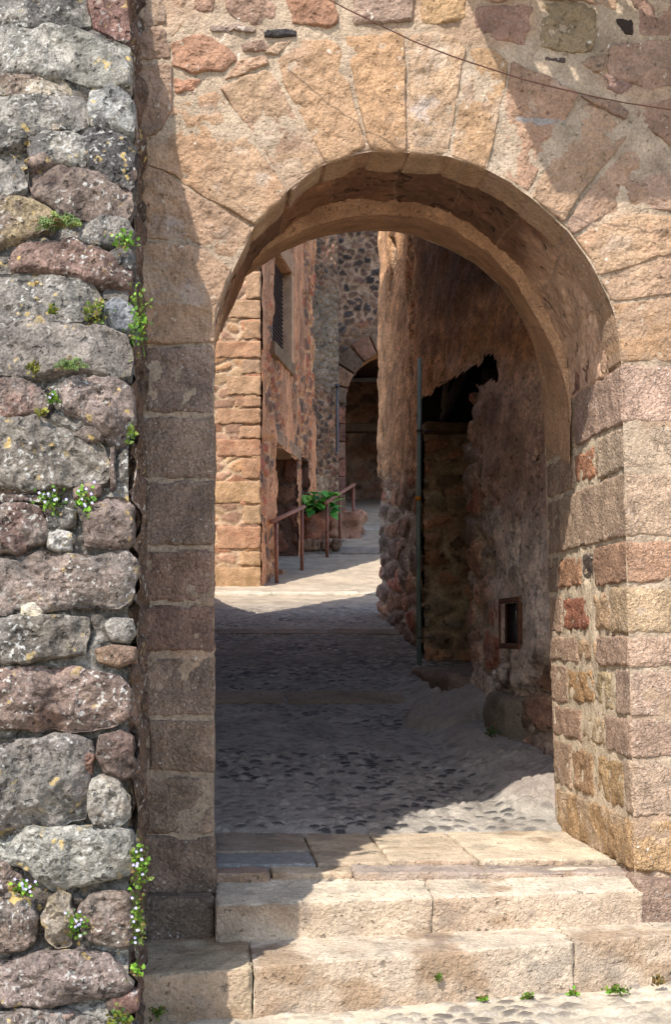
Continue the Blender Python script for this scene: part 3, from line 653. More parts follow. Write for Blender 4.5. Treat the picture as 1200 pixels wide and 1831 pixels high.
CX = Xf(1113)+.025*Zf(652)                                    # corner X at Z=0 after the lean
Yr = lambda x, z: (CX-.025*z)*FPX/(x-VX)-6
QU = [(652, 755, .80, lin(196, 158, 146)), (761, 838, .40, lin(202, 178, 156)), (843, 960, 1.12, lin(200, 168, 144)), (965, 1043, .53, lin(186, 130, 98)), (1048, 1133, .27, lin(204, 172, 130)), (1137, 1194, .50, lin(196, 160, 142)),
      (1198, 1283, .235, lin(192, 160, 146)), (1287, 1356, .40, lin(190, 154, 138)), (1361, 1463, .12, lin(192, 164, 144)), (1467, 1562, 1.34, lin(200, 158, 108))]
RS = {0: [(.81, 1.40, lin(206, 166, 132))], 1: [(.41, .47, OCH), (.50, .84, lin(204, 128, 84)), (.87, 1.40, lin(188, 152, 128))], 2: [(1.13, 1.40, lin(176, 144, 124))], 3: [(.56, .74, lin(84, 76, 72)), (.78, 1.20, lin(198, 138, 96)), (1.22, 1.40, PUR2)],
      4: [(.31, .56, OCH), (.66, 1.14, lin(184, 96, 62)), (1.17, 1.40, PINK)], 5: [(.54, .84, OCH), (.87, 1.40, lin(194, 156, 132))], 6: [(.30, .53, lin(206, 180, 132)), (.60, 1.06, lin(196, 146, 82)), (1.09, 1.40, lin(190, 152, 126))],
      7: [(.44, .80, lin(200, 170, 128)), (.84, 1.40, lin(186, 146, 122))], 8: [(.17, .55, lin(196, 156, 98)), (.66, 1.0, lin(186, 142, 98)), (1.06, 1.40, lin(192, 156, 128))], 9: []}
mb = MB()
for k, (a, b, yq, c) in enumerate(QU):
    c = c*.6+.4*lin(202, 168, 138) if k != 9 else c
    z0, z1 = Zf(b)+.003, Zf(a)-.003
    if k == 9: c2 = None
    rbox(mb, (CX, 0, z0), (CX+.62, yq, z1), .009, c, .012, .010 if k >= 8 else .006, 20, 300+k, lean, col2=c*.9 if k != 9 else lin(204, 172, 140), chip=.014, lump=.005)
    rbox(mb, (CX+.628, .002, z0), (CX+1.5, .4, z1), .010, [PUR, TAN2, PINK][k % 3], .03, .008, 18, 330+k, lean)
    for i, (ya, yb, cc) in enumerate(RS[k]):
        cc = .8*cc+.2*lin(202, 168, 138)
        s = .02 if yb-ya < .5 and yb < 1.3 else .004
        rbox(mb, (CX+.006, ya, z0+s*.9), (CX+.3, yb, z1-s), .014 if s > .01 else .008, cc, .014, .012 if s > .01 else .006, 18, 400+k*9+i, lean, col2=cc*.85, chip=.01)
mb.build('jamb', M_tool, gate)['label'] = 'sunlit right jamb of pinkish blocks with small ochre infill stones'
# mortar behind the jamb blocks
mb = MB()
def jm(u, v, P):
    h = .006*fbm(P, 14, 4, s=44); return h, MORT*(1+.15*fbm(P, 9, 4, s=45))[:, None]
sheet(mb, (CX+.012, 0, 0), (-.0, 1, 0), (-1, 0, 0), np.arange(0.012, 1.40, .02), np.arange(-1.05, 1.24, .02), jm)
for A in mb.v: A[:] = lean(A)
sheet(mb, (.016, 0, 0), (0, 1, 0), (1, 0, 0), np.arange(0.03, 1.40, .06), np.arange(-1.2, 1.24, .06), jm)
# upper right haunch between the vault and the springing, and the wall's hidden rear face and core
x = [(-.9, 1.40), ]
mb.build('jamb_mortar', M_mort, gate)
# springing stones on the reveal above the last course
mb = MB()
for k, (ya, yb, za, zb, c) in enumerate(((.26, .50, 1.135, 1.36, lin(204, 166, 128)), (.26, .55, .0, .0, None), (.50, .86, 1.13, 1.40, lin(168, 112, 96)), (.86, 1.38, 1.13, 1.30, PUR))):
    if c is not None: rbox(mb, (CX+.004, ya, za), (CX+.3, yb, zb), .012, c, .016, .008, 16, 470+k, lean, col2=c*.85)
mb.build('springer', M_tool, gate)
# rear face
mb = MB(); n = 140; rr = RB_.copy(); d = rr-np.array([.88, .3]); d /= np.hypot(d[:, 0], d[:, 1])[:, None]
rows = [np.concatenate([[(.025, -1.2)], rr, [(1.80, -1.2)]])]
for e in (.5, 1.5, 4.0, 7.0):
    q = rr+d*e; rows.append(np.concatenate([[(.025-e, -1.2)], q, [(1.80+e, -1.2)]]))
V = np.concatenate([np.stack([r[:, 0], np.full(len(r), 1.41), r[:, 1]], 1) for r in rows]); mb.add(V, PUR, gridq(len(rows), n+2))
for (a, b) in (((-1.2, 3.40), (4.8, 6.2)),):
    pass
V = np.array([(-1.2, 0.02, 6.13), (4.7, 0.02, 6.13), (4.7, 1.41, 6.13), (-1.2, 1.41, 6.13)]); mb.add(V, PUR, [(0, 1, 2, 3)])
mb.build('rear_face', M_rub, gate)
mb = MB(); rbox(mb, (CX+.008, -.10, -1.42), (CX+.9, .3, Zf(1567)), .014, lin(176, 146, 128), .016, .008, 14, 283, None, col2=lin(160, 128, 112), chip=.015)
mb.build('plinth', M_tool, gate)['label'] = 'pinkish plinth block at the foot of the right jamb'

# ================================================================== RUINED HOUSE (right of the alley)
def rubble(u, v, P, cu, cv, seed, cols, mort, hh=.03, thr=(.05, .22), wig=.3):
    w = fbm(P, 2.3, 3, s=seed+2)*wig
    F1, E, R = voro(u/cu+w, v/cv+.7*w, seed, .95)
    sh = .22*R[:, 2]**2+.10*fbm(P, 9, 3, .6, s=seed+8); m = sm(thr[0], thr[1], E-sh); k = (R[:, 0]*len(cols)).astype(int) % len(cols)
    c = np.array(cols)[k]*(.7+.55*R[:, 1:2])*(1+.18*fbm(P, 7, 4, .6, s=seed+3))[:, None]
    mm = m[:, None]; c = c*mm+np.array(mort)*(1-mm)*(1+.15*fbm(P, 9, 3, s=seed+6))[:, None]
    return hh*(m-1)*(.6+.6*R[:, 2])+.5*hh*fbm(P, 6, 4, .55, s=seed+7), c
XW = 2.02
def wx(Y): return XW-.05*np.sin((Y-1.5)*.55)+.12*sm(9.5, 11.7, Y)**2*0
HOLE = [(752, 1215), (752, 735), (757, 712), (775, 700), (790, 688), (815, 672), (848, 655), (852, 648), (868, 640), (874, 632), (880, 634), (889, 627), (893, 690), (880, 682), (864, 694), (850, 690), (838, 706), (841, 760), (834, 800), (831, 870), (834, 1000), (838, 1100), (845, 1215)]
NICH = [(908, 1078), (942, 1075), (942, 1154), (908, 1152)]
def topx(Y, Z):
    return VX+wx(Y)*FPX/(Y+6), VY-Z*FPX/(Y+6)
def wall_fn(u, v, P):
    x, y = topx(u, v)
    B = np.stack([x/120, y/120, 0*x], 1); ed = fbm(B, 1.8, 5, .62, s=5)*60
    hr, cr = rubble(u, v, P, .75, .21, 21, [lin(196, 126, 102), lin(172, 136, 114), lin(164, 138, 122), lin(196, 150, 122), lin(146, 126, 114)], lin(204, 182, 160), .05)
    pl = lin(222, 162, 108)*(1+.4*fbm(P*np.array([1, .4, 1]), 3.0, 5, .62, s=33))[:, None]
    pk = sm(790, 850, x+ed*.5)[:, None]*sm(600, 700, y+ed*.5)[:, None]; pl = pl*(1-.8*pk)+.8*pk*lin(242, 212, 196)*(1+.35*fbm(P*np.array([1, .45, 1]), 4, 5, .62, s=36))[:, None]
    g = sm(820+0*x, 940, y+ed)[:, None]*(x > 800)[:, None]; pl = pl*(1-.7*g)+.75*g*lin(242, 228, 214)*(1+.3*fbm(P*np.array([1, .5, 1]), 6, 5, .65, s=39))[:, None]
    pinkz = (sm(650, 760, y+ed*.4)*(1-sm(900, 980, y+ed))*sm(830, 860, x))[:, None]; pl = pl*(1-.6*pinkz)+.35*pinkz*lin(210, 160, 138)
    # dark brown streaks running down from the top, with a ragged lower edge
    topdark = (sm(120, -90, y-560+ed*1.6+.28*(x-800))*sm(735, 760, x))[:, None]; pl = pl*(1-.78*topdark)+.78*topdark*lin(92, 62, 46)*(1+.4*fbm(P*np.array([1, .5, .25]), 5, 4, .6, s=38))[:, None]
    colz = (sm(748, 738, x))[:, None]; pl = pl*(1-colz)+colz*(lin(224, 172, 126)*(1+.5*fbm(P*np.array([1, .6, .3]), 5, 5, .65, s=37))[:, None])
    e = np.zeros(len(u))
    e = np.maximum(e, sm(20, -20, np.abs(y-1010)-150+ed)*sm(70, -10, x-858+ed*.35)*(x > 800))           # stones beside the doorway
    e = np.maximum(e, sm(-30, 30, y-870+ed*1.4-.0*x)*(x < 752))                                          # stones low on the far stretch
    e = np.maximum(e, sm(.28, .36, fbm(P*np.array([1, 1, .6]), 1.6, 5, .62, s=41))*.9*(x < 752)*(y > 420))
    e = np.maximum(e, sm(.36, .40, fbm(P*np.array([1, 1, .7]), 2.6, 5, .6, s=42))*(x > 830)*(y > 800))
    e = np.maximum(e, sm(-30, 10, x-935+ed*.5)*sm(-20, 40, y-1130+ed))
    e = np.maximum(e, sm(24, 4, x-842+ed*.2)*(x > 800)*(y > 690)*(y < 860))
    h = .026*(1-e)+(.020*fbm(P*np.array([1, .5, 1]), 5, 5, .6, s=34)+.02*fbm(P, 1.3, 2, s=35))*(1-e)+hr*e
    c = pl*(1-e[:, None])+cr*e[:, None]
    nk = sm(45, 20, np.maximum(np.abs(x-925)-18, np.abs(y-1115)-40)); h = h*(1-nk)+.022*nk
    return h, c
ruin = thing('ruined_house', 'dark plastered house with a jagged hole and broken doorway along the alley', 'house', (XW, 5, -.6))
mb = MB()
us = np.arange(1.40, 11.62, .026); vs = np.concatenate([np.arange(-1.15, 3.3, .026), np.arange(3.32, 5.9, .08)])
u, v = np.meshgrid(us, vs, indexing='ij'); u = u.ravel(); v = v.ravel()
P = np.stack([wx(u), u, v], 1); h, c = wall_fn(u, v, P)
x, y = topx(u, v); B = np.stack([x/60, y/60, 0*x], 1)
jx = x+4*fbm(B, 2.5, 3, s=3); jy = y+4*fbm(B+9, 2.5, 3, s=4)
hole = inpoly(jx, jy, HOLE) | inpoly(x, y, NICH)
bx = wx(u)-h-.05*sm(3.0, 6.5, v)*0
end = sm(10.9, 11.6, u); bx = bx+.20*end**3+.03*end*fbm(P, 1.6, 3, s=51)+.02*(v-1)*end*-.3
low = sm(.9, .1, v-.35*fbm(P, 1.2, 2, s=52))*sm(10.6, 11.4, u); bx = bx-.07*low*(1-end**6)
q = gridq(len(us), len(vs)); q = q[~(hole[q].all(1))]
mb.add(np.stack([bx, u, v], 1), c, q)
# the far end of the wall, turning the corner away from the alley
us2 = np.arange(0, 3.2, .05); vs2 = np.arange(-.2, 5.9, .05)
def endf(u, v, P): return rubble(u, v, P, .3, .18, 23, [lin(150, 92, 74), lin(132, 100, 84), lin(120, 98, 86)], lin(160, 140, 122), .05)
sheet(mb, (XW+.12, 11.62, 0), (1, 0, 0), (0, 1, 0), us2, vs2, endf, flip=True)
mb.build('wall', M_plas, ruin)
# recess behind the broken doorway: far jamb, back, near jamb, floor and a dark loft
mb = MB()
def jambf(u, v, P): return rubble(u, v, P, .30, .16, 27, [lin(190, 140, 108), lin(170, 142, 116), lin(160, 146, 122), lin(200, 150, 118)], lin(196, 170, 140), .06)
sheet(mb, (XW-.0, 7.36, 0), (1, 0, 0), (0, -1, 0), np.arange(0, 1.3, .03), np.arange(-.6, 1.92, .03), jambf)
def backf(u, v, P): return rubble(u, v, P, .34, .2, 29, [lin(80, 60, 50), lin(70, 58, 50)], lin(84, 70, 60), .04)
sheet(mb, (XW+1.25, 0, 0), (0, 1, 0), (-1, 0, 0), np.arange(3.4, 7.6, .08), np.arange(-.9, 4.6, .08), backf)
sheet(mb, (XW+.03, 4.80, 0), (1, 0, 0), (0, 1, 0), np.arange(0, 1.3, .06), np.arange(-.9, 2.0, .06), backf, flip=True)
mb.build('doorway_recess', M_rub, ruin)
def quadbox(mb, lo, hi, col):
    x0, y0, z0 = lo; x1, y1, z1 = hi
    V = np.array([(x0, y0, z0), (x1, y0, z0), (x1, y1, z0), (x0, y1, z0), (x0, y0, z1), (x1, y0, z1), (x1, y1, z1), (x0, y1, z1)])
    mb.add(V, col, [(0, 3, 2, 1), (4, 5, 6, 7), (0, 1, 5, 4), (1, 2, 6, 5), (2, 3, 7, 6), (3, 0, 4, 7)])
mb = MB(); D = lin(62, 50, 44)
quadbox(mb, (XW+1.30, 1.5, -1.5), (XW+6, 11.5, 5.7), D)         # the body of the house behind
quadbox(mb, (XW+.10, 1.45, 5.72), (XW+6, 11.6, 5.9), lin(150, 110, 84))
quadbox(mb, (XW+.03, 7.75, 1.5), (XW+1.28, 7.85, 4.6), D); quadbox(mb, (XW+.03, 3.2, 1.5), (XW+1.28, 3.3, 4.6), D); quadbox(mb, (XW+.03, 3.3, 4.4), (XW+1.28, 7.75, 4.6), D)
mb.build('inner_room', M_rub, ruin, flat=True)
mb = MB(); rbox(mb, (XW-.02, 7.20, 1.86), (XW+1.2, 7.42, 1.95), .02, lin(120, 92, 66), .04, .012, 8, 7)
mb.build('lintel_beam', M_wood, ruin)
mb = MB()
tube(mb, [(XW+.02, 5.0, 2.42), (XW+.16, 6.2, 2.25), (XW+.2, 7.4, 2.02)], [.06, .055, .06], lin(70, 56, 46), 8); tube(mb, [(XW+.05, 6.6, 1.98), (XW+.12, 6.75, 2.5)], .03, lin(120, 100, 84), 6)
mb.build('broken_rafter', M_wood, ruin)
wn = thing('niche_window', None, None, (XW, 3.3, 0)) if False else None
mb = MB(); c = lin(110, 74, 56)
for (a, b, z0, z1) in ((3.0, 3.62, .205, .24), (3.0, 3.62, -.09, -.055), (3.0, 3.05, -.053, .203), (3.57, 3.62, -.053, .203)):
    rbox(mb, (1.945, a, z0), (2.03, b, z1), .005, c, .03, .001, 20, int(a*10+z0*50))
fr = mb.build('window_frame', M_wood, ruin)
mb = MB(); quadbox(mb, (1.992, 3.045, -.057), (1.998, 3.575, .207), lin(96, 104, 116)); mb.build('pane', M_pane, fr, flat=True)
mb = MB(); quadbox(mb, (2.30, 2.9, -.2), (2.32, 3.7, .35), D); quadbox(mb, (2.0, 2.98, -.12), (2.30, 3.64, -.09), D); quadbox(mb, (2.0, 3.60, -.09), (2.30, 3.64, .25), lin(130, 100, 84)); quadbox(mb, (2.0, 2.98, .25), (2.30, 3.64, .28), D)
mb.build('window_niche', M_rub, ruin, flat=True)
mb = MB(); rbox(mb, (1.86, 3.05, -.84), (2.1, 3.75, -.38), .06, lin(140, 124, 104), .03, .02, 7, 12, None, lump=.03); mb.build('corner_stone', M_slab, ruin)
mb = MB(); rbox(mb, (1.80, 4.75, -.75), (2.5, 7.45, -.30), .05, lin(140, 118, 102), .04, .02, 6, 13, None, lump=.03); mb.build('door_sill', M_slab, ruin)

pp = pxw(750, 1190, 7.0); pt = pxw(747, 690, 7.0)
dp = thing('drainpipe', 'grey green metal drainpipe with an orange clip beside the broken doorway', 'drainpipe', tuple(pp))
mb = MB(); tube(mb, [pp+np.array([0, 0, -.05]), (pp+pt)/2, pt+np.array([.02, 0, .25])], .021, lin(140, 156, 146), 12); mb.build('pipe', M_pipe, dp)
mb = MB(); q = pxw(748, 892, 7.0); tube(mb, [q+np.array([0, 0, -.02]), q+np.array([0, 0, .02])], .025, lin(230, 150, 30), 12); mb.build('clip', M_petal, dp)
for yy in (770, 1140):
    mb = MB(); q = pxw(750, yy, 7.0); tube(mb, [q+np.array([0, 0, -.012]), q+np.array([0, 0, .012])], .026, lin(84, 80, 76), 12); tube(mb, [q, q+np.array([.14, 0, 0])], .008, lin(84, 80, 76), 6); mb.build('bracket', M_pipe, dp)

# ================================================================== LEFT SIDE OF THE ALLEY
row = thing('unseen_shade_house', 'unseen tall rubble house behind the left jamb, added to shade the alley', 'house', (-1.5, 6, 0))
mb = MB()
def rowf(u, v, P): return rubble(u, v, P, .4, .24, 52, [lin(226, 206, 178), lin(214, 190, 160), lin(226, 200, 168)], lin(234, 220, 200), .04)  # pale so this unseen wall bounces light into the alley
sheet(mb, (-.06, 0, 0), (0, 1, 0), (1, 0, 0), np.arange(1.41, 10.46, .07), np.arange(-1.3, 8.7, .07), rowf)
V = np.array([(-.10, 1.46, -1.3), (-.10, 10.44, -1.3), (-5.6, 2.0, -1.3), (-5.6, 1.46, -1.3), (-.10, 1.46, 8.7), (-.10, 10.44, 8.7), (-5.6, 2.0, 8.7), (-5.6, 1.46, 8.7)])  # unseen house added for shade; wedge plan lets sun pass to the far alley
mb.add(V, PALE, [(0, 1, 5, 4), (1, 2, 6, 5), (2, 3, 7, 6), (3, 0, 4, 7)])
mb.build('wall', M_rub, row)
mb = MB(); mb.add(np.concatenate([V[4:], V[4:]+np.array([0, 0, .15])]), lin(170, 110, 84), [(0, 1, 5, 4), (1, 2, 6, 5), (2, 3, 7, 6), (3, 0, 4, 7), (4, 5, 6, 7)]); mb.build('roof', M_rub, row, flat=True)
mb = MB(); zz = [(10.47, 1.75), (10.9, 1.6), (12.2, 1.1), (13.2, .85), (13.9, .72)]
for (a, za), (b, zb) in zip(zz[:-1], zz[1:]):
    rbox(mb, (-.5, a, 0), (-.06, b-.01, 1), .02, lin(176, 146, 118), .06, .015, 7, int(a*5), (lambda a, za, b, zb: lambda P: np.stack([P[:, 0], P[:, 1], .05+P[:, 2]*(za+(zb-za)*(P[:, 1]-a)/(b-a)-.05)], 1))(a, za, b, zb))
tag(mb.build('garden_wall', M_rub), 'low sloping rubble wall between the two houses on the left of the alley', 'wall')

ho = thing('alley_house', 'two storey stone house with sunlit quoins beyond the arch on the left', 'house', (.78, 15.3, .7))
def ff(u, v, P):
    return rubble(u, v, P, .26, .15, 62, [lin(208, 160, 112), lin(196, 140, 104), lin(214, 176, 130), lin(200, 156, 124)], lin(226, 194, 156), .022, wig=.4)
mb = MB(); sheet(mb, (0, 15.3, 0), (1, 0, 0), (0, -1, 0), np.arange(-3, .79, .022), np.arange(.1, 7.8, .022), ff)
kY = 21.3/FPX
for k, (a, b, x0, c) in enumerate(((430, 482, 418, OCH), (486, 534, 440, lin(212, 172, 128)), (537, 569, 386, OCH), (574, 606, 436, lin(210, 166, 122)), (610, 640, 386, lin(206, 150, 106)), (644, 668, 432, lin(200, 164, 128)), (672, 706, 405, lin(210, 170, 124)), (710, 727, 420, lin(204, 158, 118)),
                                   (731, 758, 388, lin(208, 160, 118)), (762, 784, 428, lin(204, 156, 116)), (786, 816, 388, lin(206, 150, 112)), (820, 856, 432, lin(204, 152, 110)), (860, 900, 372, lin(208, 168, 116)), (904, 937, 436, lin(206, 170, 126)), (941, 981, 388, lin(204, 150, 112)), (986, 1012, 430, lin(204, 164, 112)), (1014, 1056, 384, lin(206, 166, 112)))):
    rbox(mb, ((x0-VX)*kY, 15.288, (VY-b)*kY), (.795, 15.8, (VY-a)*kY), .012, .5*c+.5*lin(214, 172, 132), .03, .008, 9, 520+k, None, col2=c*.9, chip=.02)
mb.build('front_wall', M_sand, ho)
A = np.array([.79, 15.34, 0]); Ud = np.array([.21, .978, 0]); Nd = np.array([.978, -.21, 0])
def tx(x):   # distance along the side wall where photo column x meets it
    k = (x-VX)/FPX; return (k*(A[1]+6)-A[0])/(Ud[0]-k*Ud[1])
def tz(x, y): t = tx(x); return (VY-y)/FPX*(A[1]+t*Ud[1]+6)
WT = (tx(487), tx(517), tz(500, 628), tz(500, 462)); DT = (tx(494), tx(531), .7, tz(512, 806)); D2 = (tx(540), tx(552), 1.0, tz(546, 820))
def sidef(u, v, P):
    hr, cr = rubble(u, v, P, .34, .19, 66, [lin(176, 104, 80), lin(190, 128, 96), lin(136, 98, 82), lin(200, 150, 114), lin(108, 90, 84)], lin(206, 162, 126), .04)
    pl = lin(206, 150, 114)*(1+.22*fbm(P*np.array([1, 1, .5]), 2, 5, .6, s=67))[:, None]
    e = sm(-.25, .15, fbm(P*np.array([1, 1, .7]), 1.3, 5, .62, s=68)-.2*(v < 2.6))
    dk = sm(.2, .5, fbm(P*np.array([1, 1, .35]), 1.5, 5, .6, s=69))[:, None]*sm(2.8, 4, v)[:, None]
    c = pl*(1-e[:, None])+cr*e[:, None]; c = c*(1-.45*dk)+.45*dk*lin(104, 88, 80)
    return .03*(1-e)+hr*e+.02*fbm(P, 4, 4, s=70), c*np.array([1.25, 1.18, 1.12])
mb = MB()
def holes(u, v):
    return ((u > WT[0]) & (u < WT[1]) & (v > WT[2]) & (v < WT[3])) | ((u > DT[0]) & (u < DT[1]) & (v < DT[3])) | ((u > D2[0]) & (u < D2[1]) & (v < D2[3]-.0))
sheet(mb, A, Ud, Nd, np.arange(-.03, 5.9, .03), np.arange(.3, 7.8, .03), sidef, holes)
mb.build('side_wall', M_rub, ho)
def loc(t, z, dpt): return A+Ud*t+Nd*(-dpt)+np.array([0, 0, z])
def obox(mb, t0, t1, z0, z1, d0, d1, col, r=.012, res=.05, rough=.004, seed=1, freq=10):
    def xf(P): return A+P[:, :1]*Ud-P[:, 1:2]*Nd+np.stack([0*P[:, 0], 0*P[:, 0], P[:, 2]], 1)
    rbox(mb, (t0, d0, z0), (t1, d1, z1), r, col, res, rough, freq, seed, xf)
quadbox(mb2 := MB(), (-2.8, 15.5, .2), (-.2, 20.8, 7.7), BRND); mb2.v[0] += np.array([0, 0, 0]); mb2.build('inner_wall', M_rub, ho, flat=True)
mb = MB(); obox(mb, -.0, 5.8, .4, 7.7, .95, 1.1, BRND, res=.5); mb.build('inner_wall', M_rub, ho)
mb = MB(); obox(mb, .03, DT[0]-.2, .4, 7.7, .06, .9, BRND, res=.5); mb.build('inner_wall', M_rub, ho)
# window: lintel, sill, far jamb, shutter
wd = MB(); obox(wd, WT[1], WT[1]+.16, WT[2]-.1, WT[3], -.05, .35, lin(214, 166, 124), seed=4); wd = wd.build('window', M_slab, ho)
mb = MB(); obox(mb, WT[0]-.25, WT[1]+.2, WT[3], WT[3]+.26, -.06, .3, lin(196, 146, 108), seed=5); mb.build('lintel', M_slab, wd)
mb = MB(); obox(mb, WT[0]-.15, WT[1]+.2, WT[2]-.2, WT[2], -.07, .4, lin(150, 118, 86), seed=6); mb.build('sill', M_slab, wd)
mb = MB(); obox(mb, WT[0], WT[1], WT[2], WT[3], .12, .16, lin(60, 44, 40), seed=7)
for k in range(22):
    z = WT[2]+.03+k*(WT[3]-WT[2]-.05)/22; obox(mb, WT[0]+.05, WT[1]-.05, z, z+.03, .095, .13, lin(70, 50, 44), r=.004, seed=8)
mb.build('shutter', M_wood, wd)
mb = MB(); obox(mb, WT[0]-.02, WT[0]+.0, WT[2], WT[3], 0, .35, lin(180, 150, 124), seed=9); mb.build('frame', M_slab, wd)
# doorway: lintel, far jamb masonry, dark leaf
dr = MB()
def dj(u, v, P): return rubble(u, v, P, .5, .36, 72, [lin(150, 102, 82), lin(140, 104, 88), lin(158, 116, 92)], lin(120, 92, 76), .03)
sheet(dr, A+Ud*DT[1], -Nd, -Ud, np.arange(0, .9, .03), np.arange(.7, DT[3]+.02, .03), dj)
sheet(dr, A-Nd*.85, Ud, Nd, np.arange(DT[0]-.1, DT[1]+.1, .05), np.arange(.7, DT[3]+.1, .05), lambda u, v, P: (0*u, np.tile(lin(60, 44, 36), (len(u), 1))))
dr = dr.build('doorway', M_rub, ho)
mb = MB(); obox(mb, DT[0]-.1, DT[1]+.35, DT[3], DT[3]+.21, -.03, .5, lin(168, 132, 104), seed=14); mb.build('lintel', M_wood, dr)
mb = MB(); obox(mb, DT[0]+.02, DT[0]+.08, .8, DT[3]-.02, .02, .80, lin(70, 48, 38), seed=15); mb.build('door', M_wood, dr)
mb = MB(); obox(mb, DT[0]-.1, DT[1]-.2, .6, 1.02, -.12, .4, lin(190, 146, 112), seed=16, rough=.02); mb.build('door_step', M_slab, dr)
d2 = MB(); sheet(d2, A+Ud*D2[1], -Nd, -Ud, np.arange(0, .6, .03), np.arange(1.0, D2[3]+.02, .03), dj); sheet(d2, A-Nd*.55, Ud, Nd, np.arange(D2[0]-.1, D2[1]+.1, .05), np.arange(1, D2[3]+.1, .05), lambda u, v, P: (0*u, np.tile(lin(96, 84, 84), (len(u), 1))))
obox(d2, D2[0], D2[1], D2[3], D2[3]+.05, 0, .55, lin(120, 90, 76), seed=17)
d2.build('niche', M_rub, ho)
mb = MB(); V = np.array([(-3, 15.32, 7.79), (.79, 15.32, 7.79), (2.0, 21, 7.79), (-3, 21, 7.79)]); mb.add(V, lin(170, 110, 84), [(0, 1, 2, 3)])
mb.build('roof', M_rub, ho, flat=True)

# tower-like house corner, then the house with the dark archway
tw = thing('corner_house', 'tall grey house corner of dark volcanic stones beside the plant', 'house', (2.2, 21.3, 1.8))
B0 = np.array([1.98, 21.02, 0]); C0 = np.array([2.51, 21.55, 0]); Ut = (C0-B0)/np.linalg.norm(C0-B0); Nt = np.array([Ut[1], -Ut[0], 0])
def twf(u, v, P):
    hr, cr = rubble(u, v, P, .13, .12, 82, [lin(98, 82, 74), lin(116, 94, 84), lin(144, 100, 84), lin(88, 78, 74), lin(152, 124, 106), lin(164, 124, 102)], lin(186, 152, 124), .05, wig=.25)
    g = (sm(4.6, 5.1, v+.25*fbm(P, 2, 3, s=84))*(1-sm(6.0, 6.6, v+.3*fbm(P, 2, 3, s=85))))[:, None]
    cr = cr*(1-.85*g)+.85*g*lin(158, 142, 124)*(1+.4*fbm(P, 4, 5, .65, s=86))[:, None]
    b = (1-sm(2.7, 3.1, v+.2*fbm(P, 2, 3, s=87)))[:, None]; b = b*sm(-.1, .2, fbm(P, 5, 2, s=88))[:, None]
    return hr, cr*(1-.8*b)+.8*b*lin(206, 180, 148)
mb = MB(); sheet(mb, B0-Ut*.3, Ut, Nt, np.arange(0, np.linalg.norm(C0-B0)+.32, .025), np.arange(1.4, 11.5, .025), twf)
sheet(mb, C0, (.08, 1, 0), (1, 0, 0), np.arange(0, 4.2, .06), np.arange(1.4, 11.5, .06), twf)
mb.build('wall', M_rub, tw)
mb = MB(); mb.add(np.array([(-3, 20.9, 11.5), (1.8, 20.9, 11.5), (2.55, 21.5, 11.5), (2.9, 25.6, 11.5), (-3, 25.6, 11.5)]), lin(170, 110, 84), [(0, 1, 2, 3)], [(0, 3, 4)]); mb.build('roof', M_rub, tw, flat=True)
mb = MB(); rbox(mb, (2.30, 20.95, 1.3), (2.95, 21.75, 2.32), .16, lin(176, 136, 112), .04, .04, 5, 17, None, lump=.08, col2=lin(150, 110, 92)); mb.build('rubble_foot', M_rub, tw)
dk = thing('downpipe', 'short dark grey downpipe on the corner of the far house', 'pipe', tuple(pxw(603, 805, 21.35)))
mb = MB(); a = pxw(603, 806, 21.35); b = pxw(603, 692, 21.35); tube(mb, [a+np.array([-.03, -.05, -.08]), a, (a+b)/2, b], .027, lin(92, 88, 86), 10); mb.build('pipe', M_pipe, dk)
mb = MB(); tube(mb, [b+np.array([0, 0, -.01]), b+np.array([0, 0, .05])], .045, lin(60, 60, 64), 10); mb.build('collar', M_pipe, dk)

vh = thing('archway_house', 'far house of mixed rubble with a dark passage arch at the alley top', 'house', (4, 25.4, 2.6))
ax, ar, az = 4.20, 1.20, 5.02
def vf(u, v, P):
    hr, cr = rubble(u, v, P, .34, .26, 95, [lin(120, 104, 98), lin(92, 84, 84), lin(168, 112, 88), lin(150, 124, 104), lin(96, 84, 80)], lin(166, 134, 108), .05, thr=(.10, .26), wig=.35)
    h2, c2 = rubble(u, v, P, .20, .15, 97, [lin(92, 78, 74), lin(126, 98, 88), lin(80, 72, 72), lin(150, 120, 102)], lin(190, 160, 136), .04, thr=(.08, .24))
    m = sm(6.6, 7.1, v+.3*fbm(P, 1.5, 3, s=98)); return hr*(1-m)+h2*m, cr*(1-m[:, None])+c2*m[:, None]
def vm(u, v): return ((np.abs(u-ax) < ar) & (v < az)) | (np.hypot(u-ax, v-az) < ar)
mb = MB(); sheet(mb, (0, 25.4, 0), (1, 0, 0), (0, -1, 0), np.arange(2.3, 8, .035), np.arange(2.2, 10.4, .035), vf, vm)
quadbox(mb, (ax+ar+.05, 25.46, 2), (8, 30.5, 10), BRND); quadbox(mb, (2.2, 25.46, 2), (ax-ar-.05, 30.5, 10), BRND); quadbox(mb, (2.2, 25.6, 6.35), (8, 30.5, 10.3), BRND)
mb.build('wall', M_rub, vh)
mb = MB(); th = np.linspace(math.pi, 0, 60); C1 = np.stack([ax+ar*np.cos(th), az+ar*np.sin(th)], 1)
V = np.concatenate([np.stack([C1[:, 0]*(1-0)+0, np.full(60, y_), C1[:, 1]], 1) for y_ in np.linspace(25.36, 26.1, 8)]); mb.add(V, lin(206, 150, 104)*(1+.2*fbm(V, 4, 4, s=3))[:, None], gridq(8, 60))
k = 0
